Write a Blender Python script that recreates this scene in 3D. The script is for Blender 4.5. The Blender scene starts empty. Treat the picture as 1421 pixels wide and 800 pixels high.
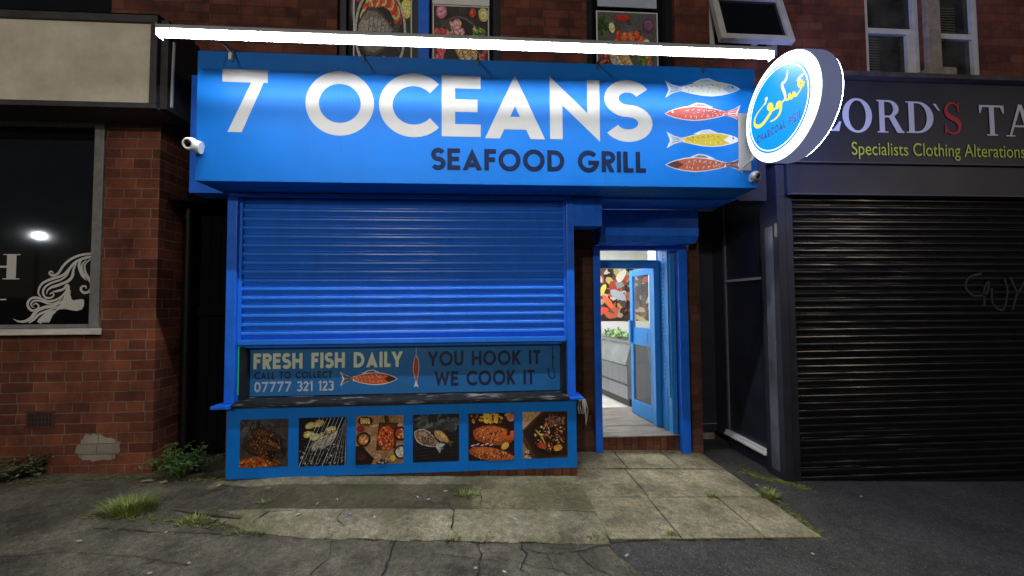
import bpy, bmesh, math, random
from mathutils import Vector, Matrix
PI = math.pi
R = math.radians
sc = bpy.context.scene
col = sc.collection

# ------------------------------------------------------------------ camera
CAMZ = 1.6
F = 560.0
YAW, PITCH, ROLL = R(3.85), R(2.2), R(-.39)
fw = Vector((math.sin(YAW)*math.cos(PITCH), math.cos(YAW)*math.cos(PITCH), math.sin(PITCH)))
rt = Vector((math.cos(YAW), -math.sin(YAW), 0))
up = rt.cross(fw)
RT = rt*math.cos(ROLL)+up*math.sin(ROLL)
UP = -rt*math.sin(ROLL)+up*math.cos(ROLL)
cd = bpy.data.cameras.new('camera')
cam = bpy.data.objects.new('camera', cd)
col.objects.link(cam)
cd.sensor_width = 36
cd.lens = F/1421*36
cd.clip_start = .05
cd.clip_end = 500
M = Matrix((RT, UP, -fw)).transposed().to_4x4()
M.translation = (0, 0, CAMZ)
cam.matrix_world = M
sc.camera = cam

# ------------------------------------------------------------------ world, ambient sun, exposure
w = bpy.data.worlds.new('World')
sc.world = w
w.use_nodes = True
nt = w.node_tree
nt.nodes.clear()
sky = nt.nodes.new('ShaderNodeTexSky')
sky.sky_type = 'NISHITA'
sky.sun_disc = False
sky.sun_elevation = R(35)
sky.sun_rotation = R(200)
bg = nt.nodes.new('ShaderNodeBackground')
bg.inputs['Strength'].default_value = .006
wo = nt.nodes.new('ShaderNodeOutputWorld')
nt.links.new(sky.outputs[0], bg.inputs[0])
nt.links.new(bg.outputs[0], wo.inputs[0])
sd = bpy.data.lights.new('ambient_sun', 'SUN')  # weak sun lamp added as overall night ambience
sd.energy = .05
sd.angle = R(10)
sd.color = (1, .93, .82)
so = bpy.data.objects.new('ambient_sun', sd)
col.objects.link(so)
so.rotation_euler = (R(55), 0, R(-12))
sc.view_settings.view_transform = 'Standard'
sc.view_settings.look = 'None'
sc.view_settings.gamma = 1
sc.view_settings.use_curve_mapping = False
sc.view_settings.exposure = .25
LED_L = 255.0        # radiance of the long light bar
LAMP_W = 1200.0      # street lamps
ROOM_L = 13.0
DISC_L = 2.4

# ------------------------------------------------------------------ measuring helpers
def ray(px, py):
    return fw + RT*((px-710.5)/F) - UP*((py-400)/F)
def at(px, py, y):                       # point of the plane Y = y
    d = ray(px, py)
    return Vector((0, 0, CAMZ)) + d*(y/d.y)
def ax(px, py, x):
    d = ray(px, py)
    return Vector((0, 0, CAMZ)) + d*(x/d.x)
def zg(x):                               # the street falls to the right
    return -.02-.037*x
def ag(px, py):
    d = ray(px, py)
    return Vector((0, 0, CAMZ)) + d*(-(CAMZ+.02)/(d.z+.037*d.x))

# ------------------------------------------------------------------ materials
MC = {}
def lin(c):
    return tuple(((v/255)/12.92 if v <= 10 else (((v/255)+.055)/1.055)**2.4) for v in c)
def newmat(name):
    m = bpy.data.materials.new(name)
    m.use_nodes = True
    n = m.node_tree.nodes
    return m, n, m.node_tree.links, n['Principled BSDF']
def mat(name, c, rough=.5, metal=0, var=.12, scale=6, bump=0, bscale=40, spec=.5, c2=None, coat=0, detail=5, stretch=None, grime=0):
    """base colour broken up by noise (dirt and wear), optional bump"""
    if name in MC: return MC[name]
    m, n, l, b = newmat(name)
    b.inputs['Roughness'].default_value = rough
    b.inputs['Metallic'].default_value = metal
    b.inputs['Specular IOR Level'].default_value = spec
    b.inputs['Coat Weight'].default_value = coat
    tc = n.new('ShaderNodeTexCoord')
    src = tc.outputs['Object']
    if stretch:
        mp = n.new('ShaderNodeMapping'); mp.inputs['Scale'].default_value = stretch
        l.new(src, mp.inputs[0]); src = mp.outputs[0]
    no = n.new('ShaderNodeTexNoise')
    no.inputs['Scale'].default_value = scale
    no.inputs['Detail'].default_value = detail
    no.inputs['Roughness'].default_value = .62
    l.new(src, no.inputs['Vector'])
    cr = n.new('ShaderNodeValToRGB')
    cr.color_ramp.elements[0].position = .32
    cr.color_ramp.elements[1].position = .68
    a = c2 if c2 else tuple(max(0, v*(1-var)) for v in c)
    d = c if c2 else tuple(min(1, v*(1+var)) for v in c)
    cr.color_ramp.elements[0].color = (*a, 1)
    cr.color_ramp.elements[1].color = (*d, 1)
    l.new(no.outputs['Fac'], cr.inputs[0])
    last = cr.outputs[0]
    if grime:
        for sc_, st, lo, hi, colr, k in ((2.6, (1, 1, .22), .50, .72, (.012, .012, .016, 1), .75), (38, (1, 1, 1), .66, .70, (.10, .09, .08, 1), 1.0)):
            mp2 = n.new('ShaderNodeMapping'); mp2.inputs['Scale'].default_value = st
            l.new(tc.outputs['Object'], mp2.inputs[0])
            gn = n.new('ShaderNodeTexNoise'); gn.inputs['Scale'].default_value = sc_*(4 if sc_ < 5 else 1); gn.inputs['Detail'].default_value = 9; gn.inputs['Roughness'].default_value = .7
            l.new(mp2.outputs[0], gn.inputs['Vector'])
            gr = n.new('ShaderNodeMapRange'); gr.inputs['From Min'].default_value = lo; gr.inputs['From Max'].default_value = hi; gr.inputs['To Max'].default_value = grime*k
            l.new(gn.outputs['Fac'], gr.inputs['Value'])
            gx = n.new('ShaderNodeMixRGB'); gx.inputs[2].default_value = colr
            l.new(gr.outputs[0], gx.inputs[0]); l.new(last, gx.inputs[1]); last = gx.outputs[0]
    l.new(last, b.inputs['Base Color'])
    mr = n.new('ShaderNodeMapRange')
    mr.inputs['To Min'].default_value = max(.03, rough*.8)
    mr.inputs['To Max'].default_value = min(1, rough*1.25)
    l.new(no.outputs['Fac'], mr.inputs['Value'])
    l.new(mr.outputs[0], b.inputs['Roughness'])
    if bump:
        n2 = n.new('ShaderNodeTexNoise')
        n2.inputs['Scale'].default_value = bscale
        n2.inputs['Detail'].default_value = 6
        l.new(src, n2.inputs['Vector'])
        bp = n.new('ShaderNodeBump')
        bp.inputs['Strength'].default_value = bump
        bp.inputs['Distance'].default_value = .01
        l.new(n2.outputs['Fac'], bp.inputs['Height'])
        l.new(bp.outputs[0], b.inputs['Normal'])
    MC[name] = m
    return m
def emit(name, c, s):
    if name in MC: return MC[name]
    m, n, l, b = newmat(name)
    b.inputs['Base Color'].default_value = (*[min(1, v)*.04 for v in c], 1)
    b.inputs['Specular IOR Level'].default_value = .1
    b.inputs['Emission Color'].default_value = (*c, 1)
    b.inputs['Emission Strength'].default_value = s
    MC[name] = m
    return m
def ink(rgb):
    """printed colour (photograph value given in 0-255)"""
    k = 'ink_%02x%02x%02x' % tuple(int(v)//6*6 for v in rgb)
    if k in MC: return MC[k]
    m, n, l, b = newmat(k)
    b.inputs['Base Color'].default_value = (*lin(rgb), 1)
    b.inputs['Roughness'].default_value = .38
    b.inputs['Specular IOR Level'].default_value = .3
    MC[k] = m
    return m
def brick(name, c1, c2, mortar, bw=.27, bh=.0925, ms=.006, dirt=.5, soldier=False):
    if name in MC: return MC[name]
    m, n, l, b = newmat(name)
    tc = n.new('ShaderNodeTexCoord')
    sx = n.new('ShaderNodeSeparateXYZ'); l.new(tc.outputs['Object'], sx.inputs[0])
    ad = n.new('ShaderNodeMath'); ad.operation = 'ADD'
    l.new(sx.outputs[0], ad.inputs[0]); l.new(sx.outputs[1], ad.inputs[1])
    cx = n.new('ShaderNodeCombineXYZ')
    if soldier:
        l.new(sx.outputs[2], cx.inputs[0]); l.new(ad.outputs[0], cx.inputs[1])
    else:
        l.new(ad.outputs[0], cx.inputs[0]); l.new(sx.outputs[2], cx.inputs[1])
    wob = n.new('ShaderNodeTexNoise'); wob.inputs['Scale'].default_value = 7
    l.new(cx.outputs[0], wob.inputs['Vector'])
    wm = n.new('ShaderNodeMixRGB'); wm.blend_type = 'ADD'; wm.inputs[0].default_value = .012
    l.new(cx.outputs[0], wm.inputs[1]); l.new(wob.outputs['Color'], wm.inputs[2])
    br = n.new('ShaderNodeTexBrick')
    br.inputs['Scale'].default_value = 1
    br.inputs['Brick Width'].default_value = bw
    br.inputs['Row Height'].default_value = bh
    br.inputs['Mortar Size'].default_value = ms
    br.inputs['Mortar Smooth'].default_value = .35
    br.inputs['Bias'].default_value = -.1
    br.offset_frequency = 2
    br.squash = .56; br.squash_frequency = 3
    br.inputs['Color1'].default_value = (*c1, 1)
    br.inputs['Color2'].default_value = (*c2, 1)
    br.inputs['Mortar'].default_value = (*mortar, 1)
    l.new(wm.outputs[0], br.inputs['Vector'])
    no = n.new('ShaderNodeTexNoise'); no.inputs['Scale'].default_value = 2.2; no.inputs['Detail'].default_value = 8
    no.inputs['Roughness'].default_value = .7
    l.new(tc.outputs['Object'], no.inputs['Vector'])
    rp = n.new('ShaderNodeValToRGB')
    rp.color_ramp.elements[0].position = .35; rp.color_ramp.elements[1].position = .65
    rp.color_ramp.elements[0].color = (1-dirt, 1-dirt, 1-dirt, 1)
    rp.color_ramp.elements[1].color = (1.15, 1.12, 1.1, 1)
    l.new(no.outputs['Fac'], rp.inputs[0])
    mu = n.new('ShaderNodeMixRGB'); mu.blend_type = 'MULTIPLY'; mu.inputs[0].default_value = 1
    l.new(br.outputs['Color'], mu.inputs[1]); l.new(rp.outputs[0], mu.inputs[2])
    l.new(mu.outputs[0], b.inputs['Base Color'])
    b.inputs['Roughness'].default_value = .82
    b.inputs['Specular IOR Level'].default_value = .3
    n3 = n.new('ShaderNodeTexNoise'); n3.inputs['Scale'].default_value = 60; n3.inputs['Detail'].default_value = 5
    l.new(tc.outputs['Object'], n3.inputs['Vector'])
    inv = n.new('ShaderNodeMath'); inv.operation = 'MULTIPLY_ADD'
    inv.inputs[1].default_value = -1.0; inv.inputs[2].default_value = 1.0
    l.new(br.outputs['Fac'], inv.inputs[0])
    sm = n.new('ShaderNodeMath'); sm.operation = 'MULTIPLY_ADD'; sm.inputs[1].default_value = .35
    l.new(n3.outputs['Fac'], sm.inputs[0]); l.new(inv.outputs[0], sm.inputs[2])
    bp = n.new('ShaderNodeBump'); bp.inputs['Strength'].default_value = .8; bp.inputs['Distance'].default_value = .006
    l.new(sm.outputs[0], bp.inputs['Height']); l.new(bp.outputs[0], b.inputs['Normal'])
    MC[name] = m
    return m
def ground_mat(name, base, dark, spk=None, spk_amt=.04, moss=None, moss_amt=.4, bump=.5, rough=.85, sscale=2.3, fine=120):
    if name in MC: return MC[name]
    m, n, l, b = newmat(name)
    tc = n.new('ShaderNodeTexCoord')
    big = n.new('ShaderNodeTexNoise'); big.inputs['Scale'].default_value = sscale; big.inputs['Detail'].default_value = 8
    big.inputs['Roughness'].default_value = .65
    l.new(tc.outputs['Object'], big.inputs['Vector'])
    rp = n.new('ShaderNodeValToRGB')
    rp.color_ramp.elements[0].position = .36; rp.color_ramp.elements[1].position = .62
    rp.color_ramp.elements[0].color = (*dark, 1); rp.color_ramp.elements[1].color = (*base, 1)
    l.new(big.outputs['Fac'], rp.inputs[0])
    last = rp.outputs[0]
    fn = n.new('ShaderNodeTexNoise'); fn.inputs['Scale'].default_value = fine; fn.inputs['Detail'].default_value = 4
    l.new(tc.outputs['Object'], fn.inputs['Vector'])
    fr = n.new('ShaderNodeValToRGB')
    fr.color_ramp.elements[0].position = .3; fr.color_ramp.elements[1].position = .7
    fr.color_ramp.elements[0].color = (.55, .55, .55, 1); fr.color_ramp.elements[1].color = (1.4, 1.4, 1.4, 1)
    l.new(fn.outputs['Fac'], fr.inputs[0])
    mu = n.new('ShaderNodeMixRGB'); mu.blend_type = 'MULTIPLY'; mu.inputs[0].default_value = 1
    l.new(last, mu.inputs[1]); l.new(fr.outputs[0], mu.inputs[2]); last = mu.outputs[0]
    md = n.new('ShaderNodeTexNoise'); md.inputs['Scale'].default_value = 22; md.inputs['Detail'].default_value = 6; md.inputs['Roughness'].default_value = .75
    l.new(tc.outputs['Object'], md.inputs['Vector'])
    mdr = n.new('ShaderNodeValToRGB')
    mdr.color_ramp.elements[0].position = .36; mdr.color_ramp.elements[1].position = .64
    mdr.color_ramp.elements[0].color = (.62, .62, .60, 1); mdr.color_ramp.elements[1].color = (1.3, 1.3, 1.28, 1)
    l.new(md.outputs['Fac'], mdr.inputs[0])
    mu2 = n.new('ShaderNodeMixRGB'); mu2.blend_type = 'MULTIPLY'; mu2.inputs[0].default_value = 1
    l.new(last, mu2.inputs[1]); l.new(mdr.outputs[0], mu2.inputs[2]); last = mu2.outputs[0]
    if moss:
        mn = n.new('ShaderNodeTexNoise'); mn.inputs['Scale'].default_value = 3.1; mn.inputs['Detail'].default_value = 7
        mn.inputs['Roughness'].default_value = .7
        mp = n.new('ShaderNodeMapping'); mp.inputs['Location'].default_value = (3.3, 1.7, 0)
        l.new(tc.outputs['Object'], mp.inputs[0]); l.new(mp.outputs[0], mn.inputs['Vector'])
        mr = n.new('ShaderNodeMapRange')
        mr.inputs['From Min'].default_value = .48; mr.inputs['From Max'].default_value = .68
        mr.inputs['To Max'].default_value = moss_amt
        l.new(mn.outputs['Fac'], mr.inputs['Value'])
        mx = n.new('ShaderNodeMixRGB'); mx.inputs[2].default_value = (*moss, 1)
        l.new(mr.outputs[0], mx.inputs[0]); l.new(last, mx.inputs[1]); last = mx.outputs[0]
    if spk:
        vo = n.new('ShaderNodeTexVoronoi'); vo.inputs['Scale'].default_value = 85
        l.new(tc.outputs['Object'], vo.inputs['Vector'])
        lt = n.new('ShaderNodeMath'); lt.operation = 'LESS_THAN'; lt.inputs[1].default_value = spk_amt*5
        l.new(vo.outputs['Distance'], lt.inputs[0])
        vs = n.new('ShaderNodeSeparateXYZ'); l.new(vo.outputs['Color'], vs.inputs[0])
        g2 = n.new('ShaderNodeMath'); g2.operation = 'GREATER_THAN'; g2.inputs[1].default_value = .72
        l.new(vs.outputs[0], g2.inputs[0])
        ml = n.new('ShaderNodeMath'); ml.operation = 'MULTIPLY'
        l.new(lt.outputs[0], ml.inputs[0]); l.new(g2.outputs[0], ml.inputs[1])
        mx2 = n.new('ShaderNodeMixRGB'); mx2.inputs[2].default_value = (*spk, 1)
        l.new(ml.outputs[0], mx2.inputs[0]); l.new(last, mx2.inputs[1]); last = mx2.outputs[0]
    l.new(last, b.inputs['Base Color'])
    b.inputs['Roughness'].default_value = rough
    b.inputs['Specular IOR Level'].default_value = .35
    bp = n.new('ShaderNodeBump'); bp.inputs['Strength'].default_value = bump; bp.inputs['Distance'].default_value = .012
    ad = n.new('ShaderNodeMath'); ad.operation = 'ADD'
    l.new(fn.outputs['Fac'], ad.inputs[0]); l.new(big.outputs['Fac'], ad.inputs[1])
    l.new(ad.outputs[0], bp.inputs['Height']); l.new(bp.outputs[0], b.inputs['Normal'])
    MC[name] = m
    return m

BLUE = mat('sign_blue', (.001, .145, .56), .50, spec=.2, var=.05, scale=3)
SHUT = mat('shutter_blue', (.020, .185, .82), .30, grime=.18, spec=.4, var=.06, scale=5, c2=None, stretch=(1, 1, .3))
TRIM = mat('trim_blue', (.012, .150, .80), .38, grime=.25, spec=.3, var=.14, scale=6, bump=.06, bscale=30)
BOARD = mat('board_blue', (.003, .175, .66), .4, grime=.2, spec=.25, var=.06, scale=4)
DOORB = mat('door_blue', (.02, .22, .62), .35, var=.08)
WHITE = mat('white_paint', (.74, .74, .72), .45, var=.07, scale=8)
UPVC = mat('window_plastic', (.55, .55, .54), .35, var=.12, scale=9)
BEIGE = mat('dirty_white_panel', (.70, .64, .53), .5, var=.10, scale=5, c2=(.52, .47, .38), detail=9)
LEAD = mat('dark_flashing', (.035, .034, .036), .6, var=.4, scale=7, bump=.3)
BLACK = mat('black_paint', (.012, .012, .014), .35, var=.3)
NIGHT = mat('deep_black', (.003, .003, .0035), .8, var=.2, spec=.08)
GLASSD = mat('dark_window_glass', (.006, .006, .007), .035, var=.2, spec=.5)
NAVY = mat('navy_panel', (.018, .020, .030), .42, grime=.15, var=.25, scale=4, coat=.1)
FASC = mat('charcoal_fascia', (.017, .018, .026), .42, var=.15, scale=3)
STEEL = mat('brushed_steel', (.30, .31, .34), .3, metal=1, var=.15, stretch=(1, 1, .1), scale=20)
GALV = mat('scuffed_metal', (.22, .23, .26), .4, metal=.7, var=.35, scale=8)
BSHUT = mat('black_shutter', (.006, .006, .007), .24, grime=.12, var=.35, scale=4)
GREY = mat('grey_plastic', (.30, .31, .33), .45, var=.08)
DGREY = mat('dark_grey_metal', (.06, .06, .065), .45, var=.15)
CAMW = mat('white_plastic', (.72, .72, .72), .35, var=.04)
LENS = mat('lens_black', (.004, .004, .005), .08, var=.1)
SILLW = mat('worn_black_sill', (.24, .24, .23), .55, c2=(.005, .005, .006), scale=16, detail=12, stretch=(.35, 1, 3.0), bump=.3)
STONE = mat('weathered_stone', (.26, .22, .18), .85, var=.35, scale=9, bump=.6)
PATCH = None
BR_L = brick('brick_red', (.24, .070, .036), (.10, .028, .017), (.22, .165, .12), ms=.005, dirt=.62)
BR_U = brick('brick_dark', (.22, .068, .044), (.10, .03, .021), (.085, .06, .05), dirt=.6)
PATCH = brick('painted_brick', (.34, .30, .25), (.25, .21, .17), (.20, .16, .12), ms=.0045, dirt=.45)
BR_S = brick('brick_soldier', (.20, .075, .04), (.12, .04, .024), (.05, .035, .03), bw=.30, bh=.085, soldier=True)
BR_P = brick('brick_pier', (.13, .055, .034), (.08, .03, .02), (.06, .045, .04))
ASPH = ground_mat('asphalt', (.135, .121, .090), (.045, .040, .030), spk=(.22, .21, .19), spk_amt=.035, moss=(.035, .04, .022), moss_amt=.5)
ASPH2 = ground_mat('asphalt_dark', (.060, .058, .056), (.036, .035, .034), spk=(.24, .24, .24), spk_amt=.045, bump=.6, fine=160)
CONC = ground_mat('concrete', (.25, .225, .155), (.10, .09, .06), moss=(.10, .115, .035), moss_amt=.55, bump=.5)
CONC_LIT = ground_mat('concrete_lit_edge', (.29, .265, .19), (.12, .109, .07), moss=(.10, .11, .035), moss_amt=.6, bump=.5)  # lit look of the front strip put into a paler concrete colour
BAND_DARK = ground_mat('dark_band_concrete', (.115, .102, .062), (.045, .039, .025), moss=(.07, .08, .022), moss_amt=.6, bump=.7)  # darker concrete band behind the front strip, with green moss noise
BAND_TAN = ground_mat('mossy_tan_concrete', (.20, .18, .105), (.10, .092, .054), moss=(.10, .115, .03), moss_amt=.7, bump=.7)
FLAG = ground_mat('flagstone', (.31, .272, .182), (.13, .114, .072), moss=(.12, .115, .06), moss_amt=.35, bump=.35, sscale=3.2)
CRACK = mat('crack_black', (.012, .012, .010), .95, var=.4, scale=30)
IRON = mat('cast_iron', (.085, .075, .055), .6, metal=.2, var=.4, scale=14, bump=.4)
GR1 = mat('grass_green', (.13, .20, .025), .6, var=.35, scale=20)
GR2 = mat('grass_pale', (.26, .28, .075), .6, var=.25, scale=20)
LEAF = mat('leaf_green', (.055, .115, .028), .55, var=.4, scale=15)
LEAFD = mat('leaf_dark', (.045, .06, .022), .6, var=.4, scale=15)
MOSS = ground_mat('moss_green', (.17, .18, .03), (.08, .085, .02), bump=.9, sscale=9)
RWALL = mat('room_wall', (.72, .73, .72), .5, var=.05)
TILE = mat('room_floor', (.62, .62, .60), .2, var=.1, scale=4)
WOODF = mat('threshold_floor', (.26, .245, .22), .55, c2=(.12, .105, .09), scale=7, stretch=(.6, 2.5, 1), bump=.2)
CLEAR = mat('glass_pane', (.9, .92, .92), .03, var=.02)
_b = CLEAR.node_tree.nodes['Principled BSDF']
_b.inputs['Transmission Weight'].default_value = .96
_b.inputs['IOR'].default_value = 1.1

# ------------------------------------------------------------------ mesh builder
class MB:
    def __init__(s): s.v = []; s.f = []; s.m = []; s.x = None; s.sm = []
    def add(s, vs, fs, m=0, smooth=False):
        o = len(s.v)
        for p in vs:
            p = Vector(p)
            s.v.append(s.x @ p if s.x else p)
        for f in fs:
            s.f.append([o+i for i in f]); s.m.append(m); s.sm.append(smooth)
        return s
    def box(s, x0, x1, y0, y1, z0, z1, m=0, bev=0):
        if x0 > x1: x0, x1 = x1, x0
        if y0 > y1: y0, y1 = y1, y0
        if z0 > z1: z0, z1 = z1, z0
        V = [(x0,y0,z0),(x1,y0,z0),(x1,y1,z0),(x0,y1,z0),(x0,y0,z1),(x1,y0,z1),(x1,y1,z1),(x0,y1,z1)]
        Q = [(0,3,2,1),(4,5,6,7),(0,1,5,4),(1,2,6,5),(2,3,7,6),(3,0,4,7)]
        if not bev: return s.add(V, Q, m)
        bm = bmesh.new()
        bv = [bm.verts.new(p) for p in V]
        for q in Q: bm.faces.new([bv[i] for i in q])
        bmesh.ops.bevel(bm, geom=bm.edges[:], offset=bev, segments=2, profile=.6, affect='EDGES')
        bm.verts.index_update()
        s.add([v.co.copy() for v in bm.verts], [[v.index for v in f.verts] for f in bm.faces], m)
        bm.free(); return s
    def quad(s, a, b, c, d, m=0): return s.add([a, b, c, d], [(0, 1, 2, 3)], m)
    def prism(s, prof, x0, x1, m=0, caps=True, smooth=False):     # profile in (y, z), swept along x
        n = len(prof)
        V = [(x0, p[0], p[1]) for p in prof]+[(x1, p[0], p[1]) for p in prof]
        Fc = [(i, (i+1) % n, n+(i+1) % n, n+i) for i in range(n)]
        s.add(V, Fc, m, smooth)
        if caps: s.add(V, [tuple(range(n))[::-1], tuple(range(n, 2*n))], m)
        return s
    def sheet(s, prof, x0, x1, m=0, smooth=False):                # open profile
        n = len(prof)
        V = [(x0, p[0], p[1]) for p in prof]+[(x1, p[0], p[1]) for p in prof]
        return s.add(V, [(i, i+1, n+i+1, n+i) for i in range(n-1)], m, smooth)
    def tube(s, pts, r, n=8, m=0, r1=None):
        pts = [Vector(p) for p in pts]
        V = []; L = len(pts)
        for i, p in enumerate(pts):
            t = (pts[min(i+1, L-1)]-pts[max(i-1, 0)]).normalized()
            a = t.cross(Vector((0, 0, 1)) if abs(t.z) < .95 else Vector((1, 0, 0))).normalized()
            b = t.cross(a)
            rr = r if r1 is None else r+(r1-r)*i/(L-1)
            for k in range(n):
                q = 2*PI*k/n
                V.append(p+a*rr*math.cos(q)+b*rr*math.sin(q))
        Fc = [(i*n+k, i*n+(k+1) % n, (i+1)*n+(k+1) % n, (i+1)*n+k) for i in range(L-1) for k in range(n)]
        s.add(V, Fc, m, True)
        return s.add([V[k] for k in range(n)]+[V[(L-1)*n+k] for k in range(n)], [tuple(range(n)), tuple(range(n, 2*n))[::-1]], m)
    def lathe(s, c, axis, prof, n=24, m=0, smooth=True):          # profile of (distance along axis, radius)
        c = Vector(c); t = Vector(axis).normalized()
        a = t.cross(Vector((0, 0, 1)) if abs(t.z) < .9 else Vector((1, 0, 0))).normalized(); b = t.cross(a)
        V = [c+t*h+a*r*math.cos(2*PI*k/n)+b*r*math.sin(2*PI*k/n) for h, r in prof for k in range(n)]
        Fc = [(i*n+k, i*n+(k+1) % n, (i+1)*n+(k+1) % n, (i+1)*n+k) for i in range(len(prof)-1) for k in range(n)]
        s.add(V, Fc, m, smooth)
        L = len(prof)-1
        return s.add([V[k] for k in range(n)]+[V[L*n+k] for k in range(n)], [tuple(range(n)), tuple(range(n, 2*n))[::-1]], m)
    def build(s, name, mats, parent=None):
        me = bpy.data.meshes.new(name)
        base = wloc(parent) if parent else Vector((0, 0, 0))
        me.from_pydata([p-base for p in s.v], [], s.f)
        if not isinstance(mats, (list, tuple)): mats = [mats]
        for q in mats: me.materials.append(q)
        me.polygons.foreach_set('material_index', s.m)
        me.polygons.foreach_set('use_smooth', s.sm)
        bm = bmesh.new(); bm.from_mesh(me)
        bmesh.ops.recalc_face_normals(bm, faces=bm.faces[:])
        bm.to_mesh(me); bm.free()
        o = bpy.data.objects.new(name, me)
        col.objects.link(o)
        if parent: o.parent = parent
        return o
def wloc(o):
    p = Vector(o.location)
    while o.parent: o = o.parent; p += Vector(o.location)
    return p
def tag(o, label, cat=None, group=None):
    o['label'] = label
    if cat: o['category'] = cat
    if group: o['group'] = group
    return o
def thing(name, loc, label, cat, group=None):
    o = bpy.data.objects.new(name, None)
    o.empty_display_size = .1
    col.objects.link(o); o.location = loc
    return tag(o, label, cat, group)
def struct(o, kind='structure'): o['kind'] = kind; return o
def wall(mb, x0, x1, z0, z1, y, holes=(), depth=.12, m=0, mr=0):
    """front sheet with openings and their reveals"""
    xs = sorted({x0, x1, *[h[0] for h in holes], *[h[1] for h in holes]})
    zs = sorted({z0, z1, *[h[2] for h in holes], *[h[3] for h in holes]})
    xs = [x for x in xs if x0 <= x <= x1]; zs = [z for z in zs if z0 <= z <= z1]
    for i in range(len(xs)-1):
        for k in range(len(zs)-1):
            cx, cz = (xs[i]+xs[i+1])/2, (zs[k]+zs[k+1])/2
            if any(h[0] < cx < h[1] and h[2] < cz < h[3] for h in holes): continue
            mb.quad((xs[i], y, zs[k]), (xs[i+1], y, zs[k]), (xs[i+1], y, zs[k+1]), (xs[i], y, zs[k+1]), m)
    for a, b, c, d in holes:
        a, b, c, d = max(a, x0), min(b, x1), max(c, z0), min(d, z1)
        mb.quad((a, y, c), (a, y+depth, c), (a, y+depth, d), (a, y, d), mr)
        mb.quad((b, y, c), (b, y, d), (b, y+depth, d), (b, y+depth, c), mr)
        mb.quad((a, y, c), (b, y, c), (b, y+depth, c), (a, y+depth, c), mr)
        mb.quad((a, y, d), (a, y+depth, d), (b, y+depth, d), (b, y, d), mr)
    return mb

# ------------------------------------------------------------------ flat graphics (vinyl, print, paint)
STEP = .00003
class Paint:
    def __init__(s, o=(0, 0, 0), u=(1, 0, 0), v=(0, 0, 1), n=(0, -1, 0), lift=.0015):
        s.o, s.u, s.v, s.n = Vector(o), Vector(u), Vector(v), Vector(n)
        s.h = lift; s.mb = MB(); s.mats = []
    def mi(s, c):
        m = c if isinstance(c, bpy.types.Material) else ink(c)
        if m not in s.mats: s.mats.append(m)
        return s.mats.index(m)
    def P(s, p): return s.o+s.u*p[0]+s.v*p[1]+s.n*s.h
    def poly(s, pts, c):
        s.h += STEP
        s.mb.add([s.P(p) for p in pts], [tuple(range(len(pts)))], s.mi(c)); return s
    def quads(s, qs, c):
        s.h += STEP
        i = s.mi(c)
        for q in qs: s.mb.add([s.P(p) for p in q], [tuple(range(len(q)))], i)
        return s
    def stroke(s, pts, w, c, closed=False, clip=None):
        """w: one width or one per point"""
        n = len(pts)
        W = w if isinstance(w, (list, tuple)) else [w]*n
        L = []; Rr = []
        for i in range(n):
            p = Vector(pts[i])
            if closed: a, b = Vector(pts[i-1]), Vector(pts[(i+1) % n])
            else: a, b = Vector(pts[max(i-1, 0)]), Vector(pts[min(i+1, n-1)])
            d1 = (p-a); d2 = (b-p)
            if d1.length < 1e-9: d1 = d2
            if d2.length < 1e-9: d2 = d1
            d1.normalize(); d2.normalize()
            t = (d1+d2)
            t = t.normalized() if t.length > 1e-6 else d1
            nn = Vector((-t.y, t.x))
            k = max(.28, nn.dot(Vector((-d1.y, d1.x))))
            L.append(p+nn*(W[i]/2/k)); Rr.append(p-nn*(W[i]/2/k))
        qs = []
        for i in range(n if closed else n-1):
            j = (i+1) % n
            q = [L[i], L[j], Rr[j], Rr[i]]
            if clip: q = clipq(q, *clip)
            if len(q) > 2: qs.append(q)
        return s.quads(qs, c)
    def blob(s, cx, cy, rx, ry, c, n=14, j=.12, rot=0, rnd=random):
        pts = []
        for k in range(n):
            a = 2*PI*k/n
            q = 1+rnd.uniform(-j, j)
            x, y = rx*q*math.cos(a), ry*q*math.sin(a)
            pts.append((cx+x*math.cos(rot)-y*math.sin(rot), cy+x*math.sin(rot)+y*math.cos(rot)))
        return s.poly(pts, c)
    def build(s, name, parent): return s.mb.build(name, s.mats, parent)
def clipq(q, y0, y1):
    for sgn, lim in ((1, y0), (-1, y1)):
        out = []
        for i in range(len(q)):
            a, b = Vector(q[i]), Vector(q[(i+1) % len(q)])
            da, db = sgn*(a[1]-lim), sgn*(b[1]-lim)
            if da >= 0: out.append(a)
            if (da > 0 and db < 0) or (da < 0 and db > 0): out.append(a+(b-a)*(da/(da-db)))
        q = out
        if len(q) < 3: return []
    return q
def arc(cx, cy, rx, ry, a0, a1, n=20):
    return [(cx+rx*math.cos(R(a0+(a1-a0)*i/n)), cy+ry*math.sin(R(a0+(a1-a0)*i/n))) for i in range(n+1)]

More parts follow.
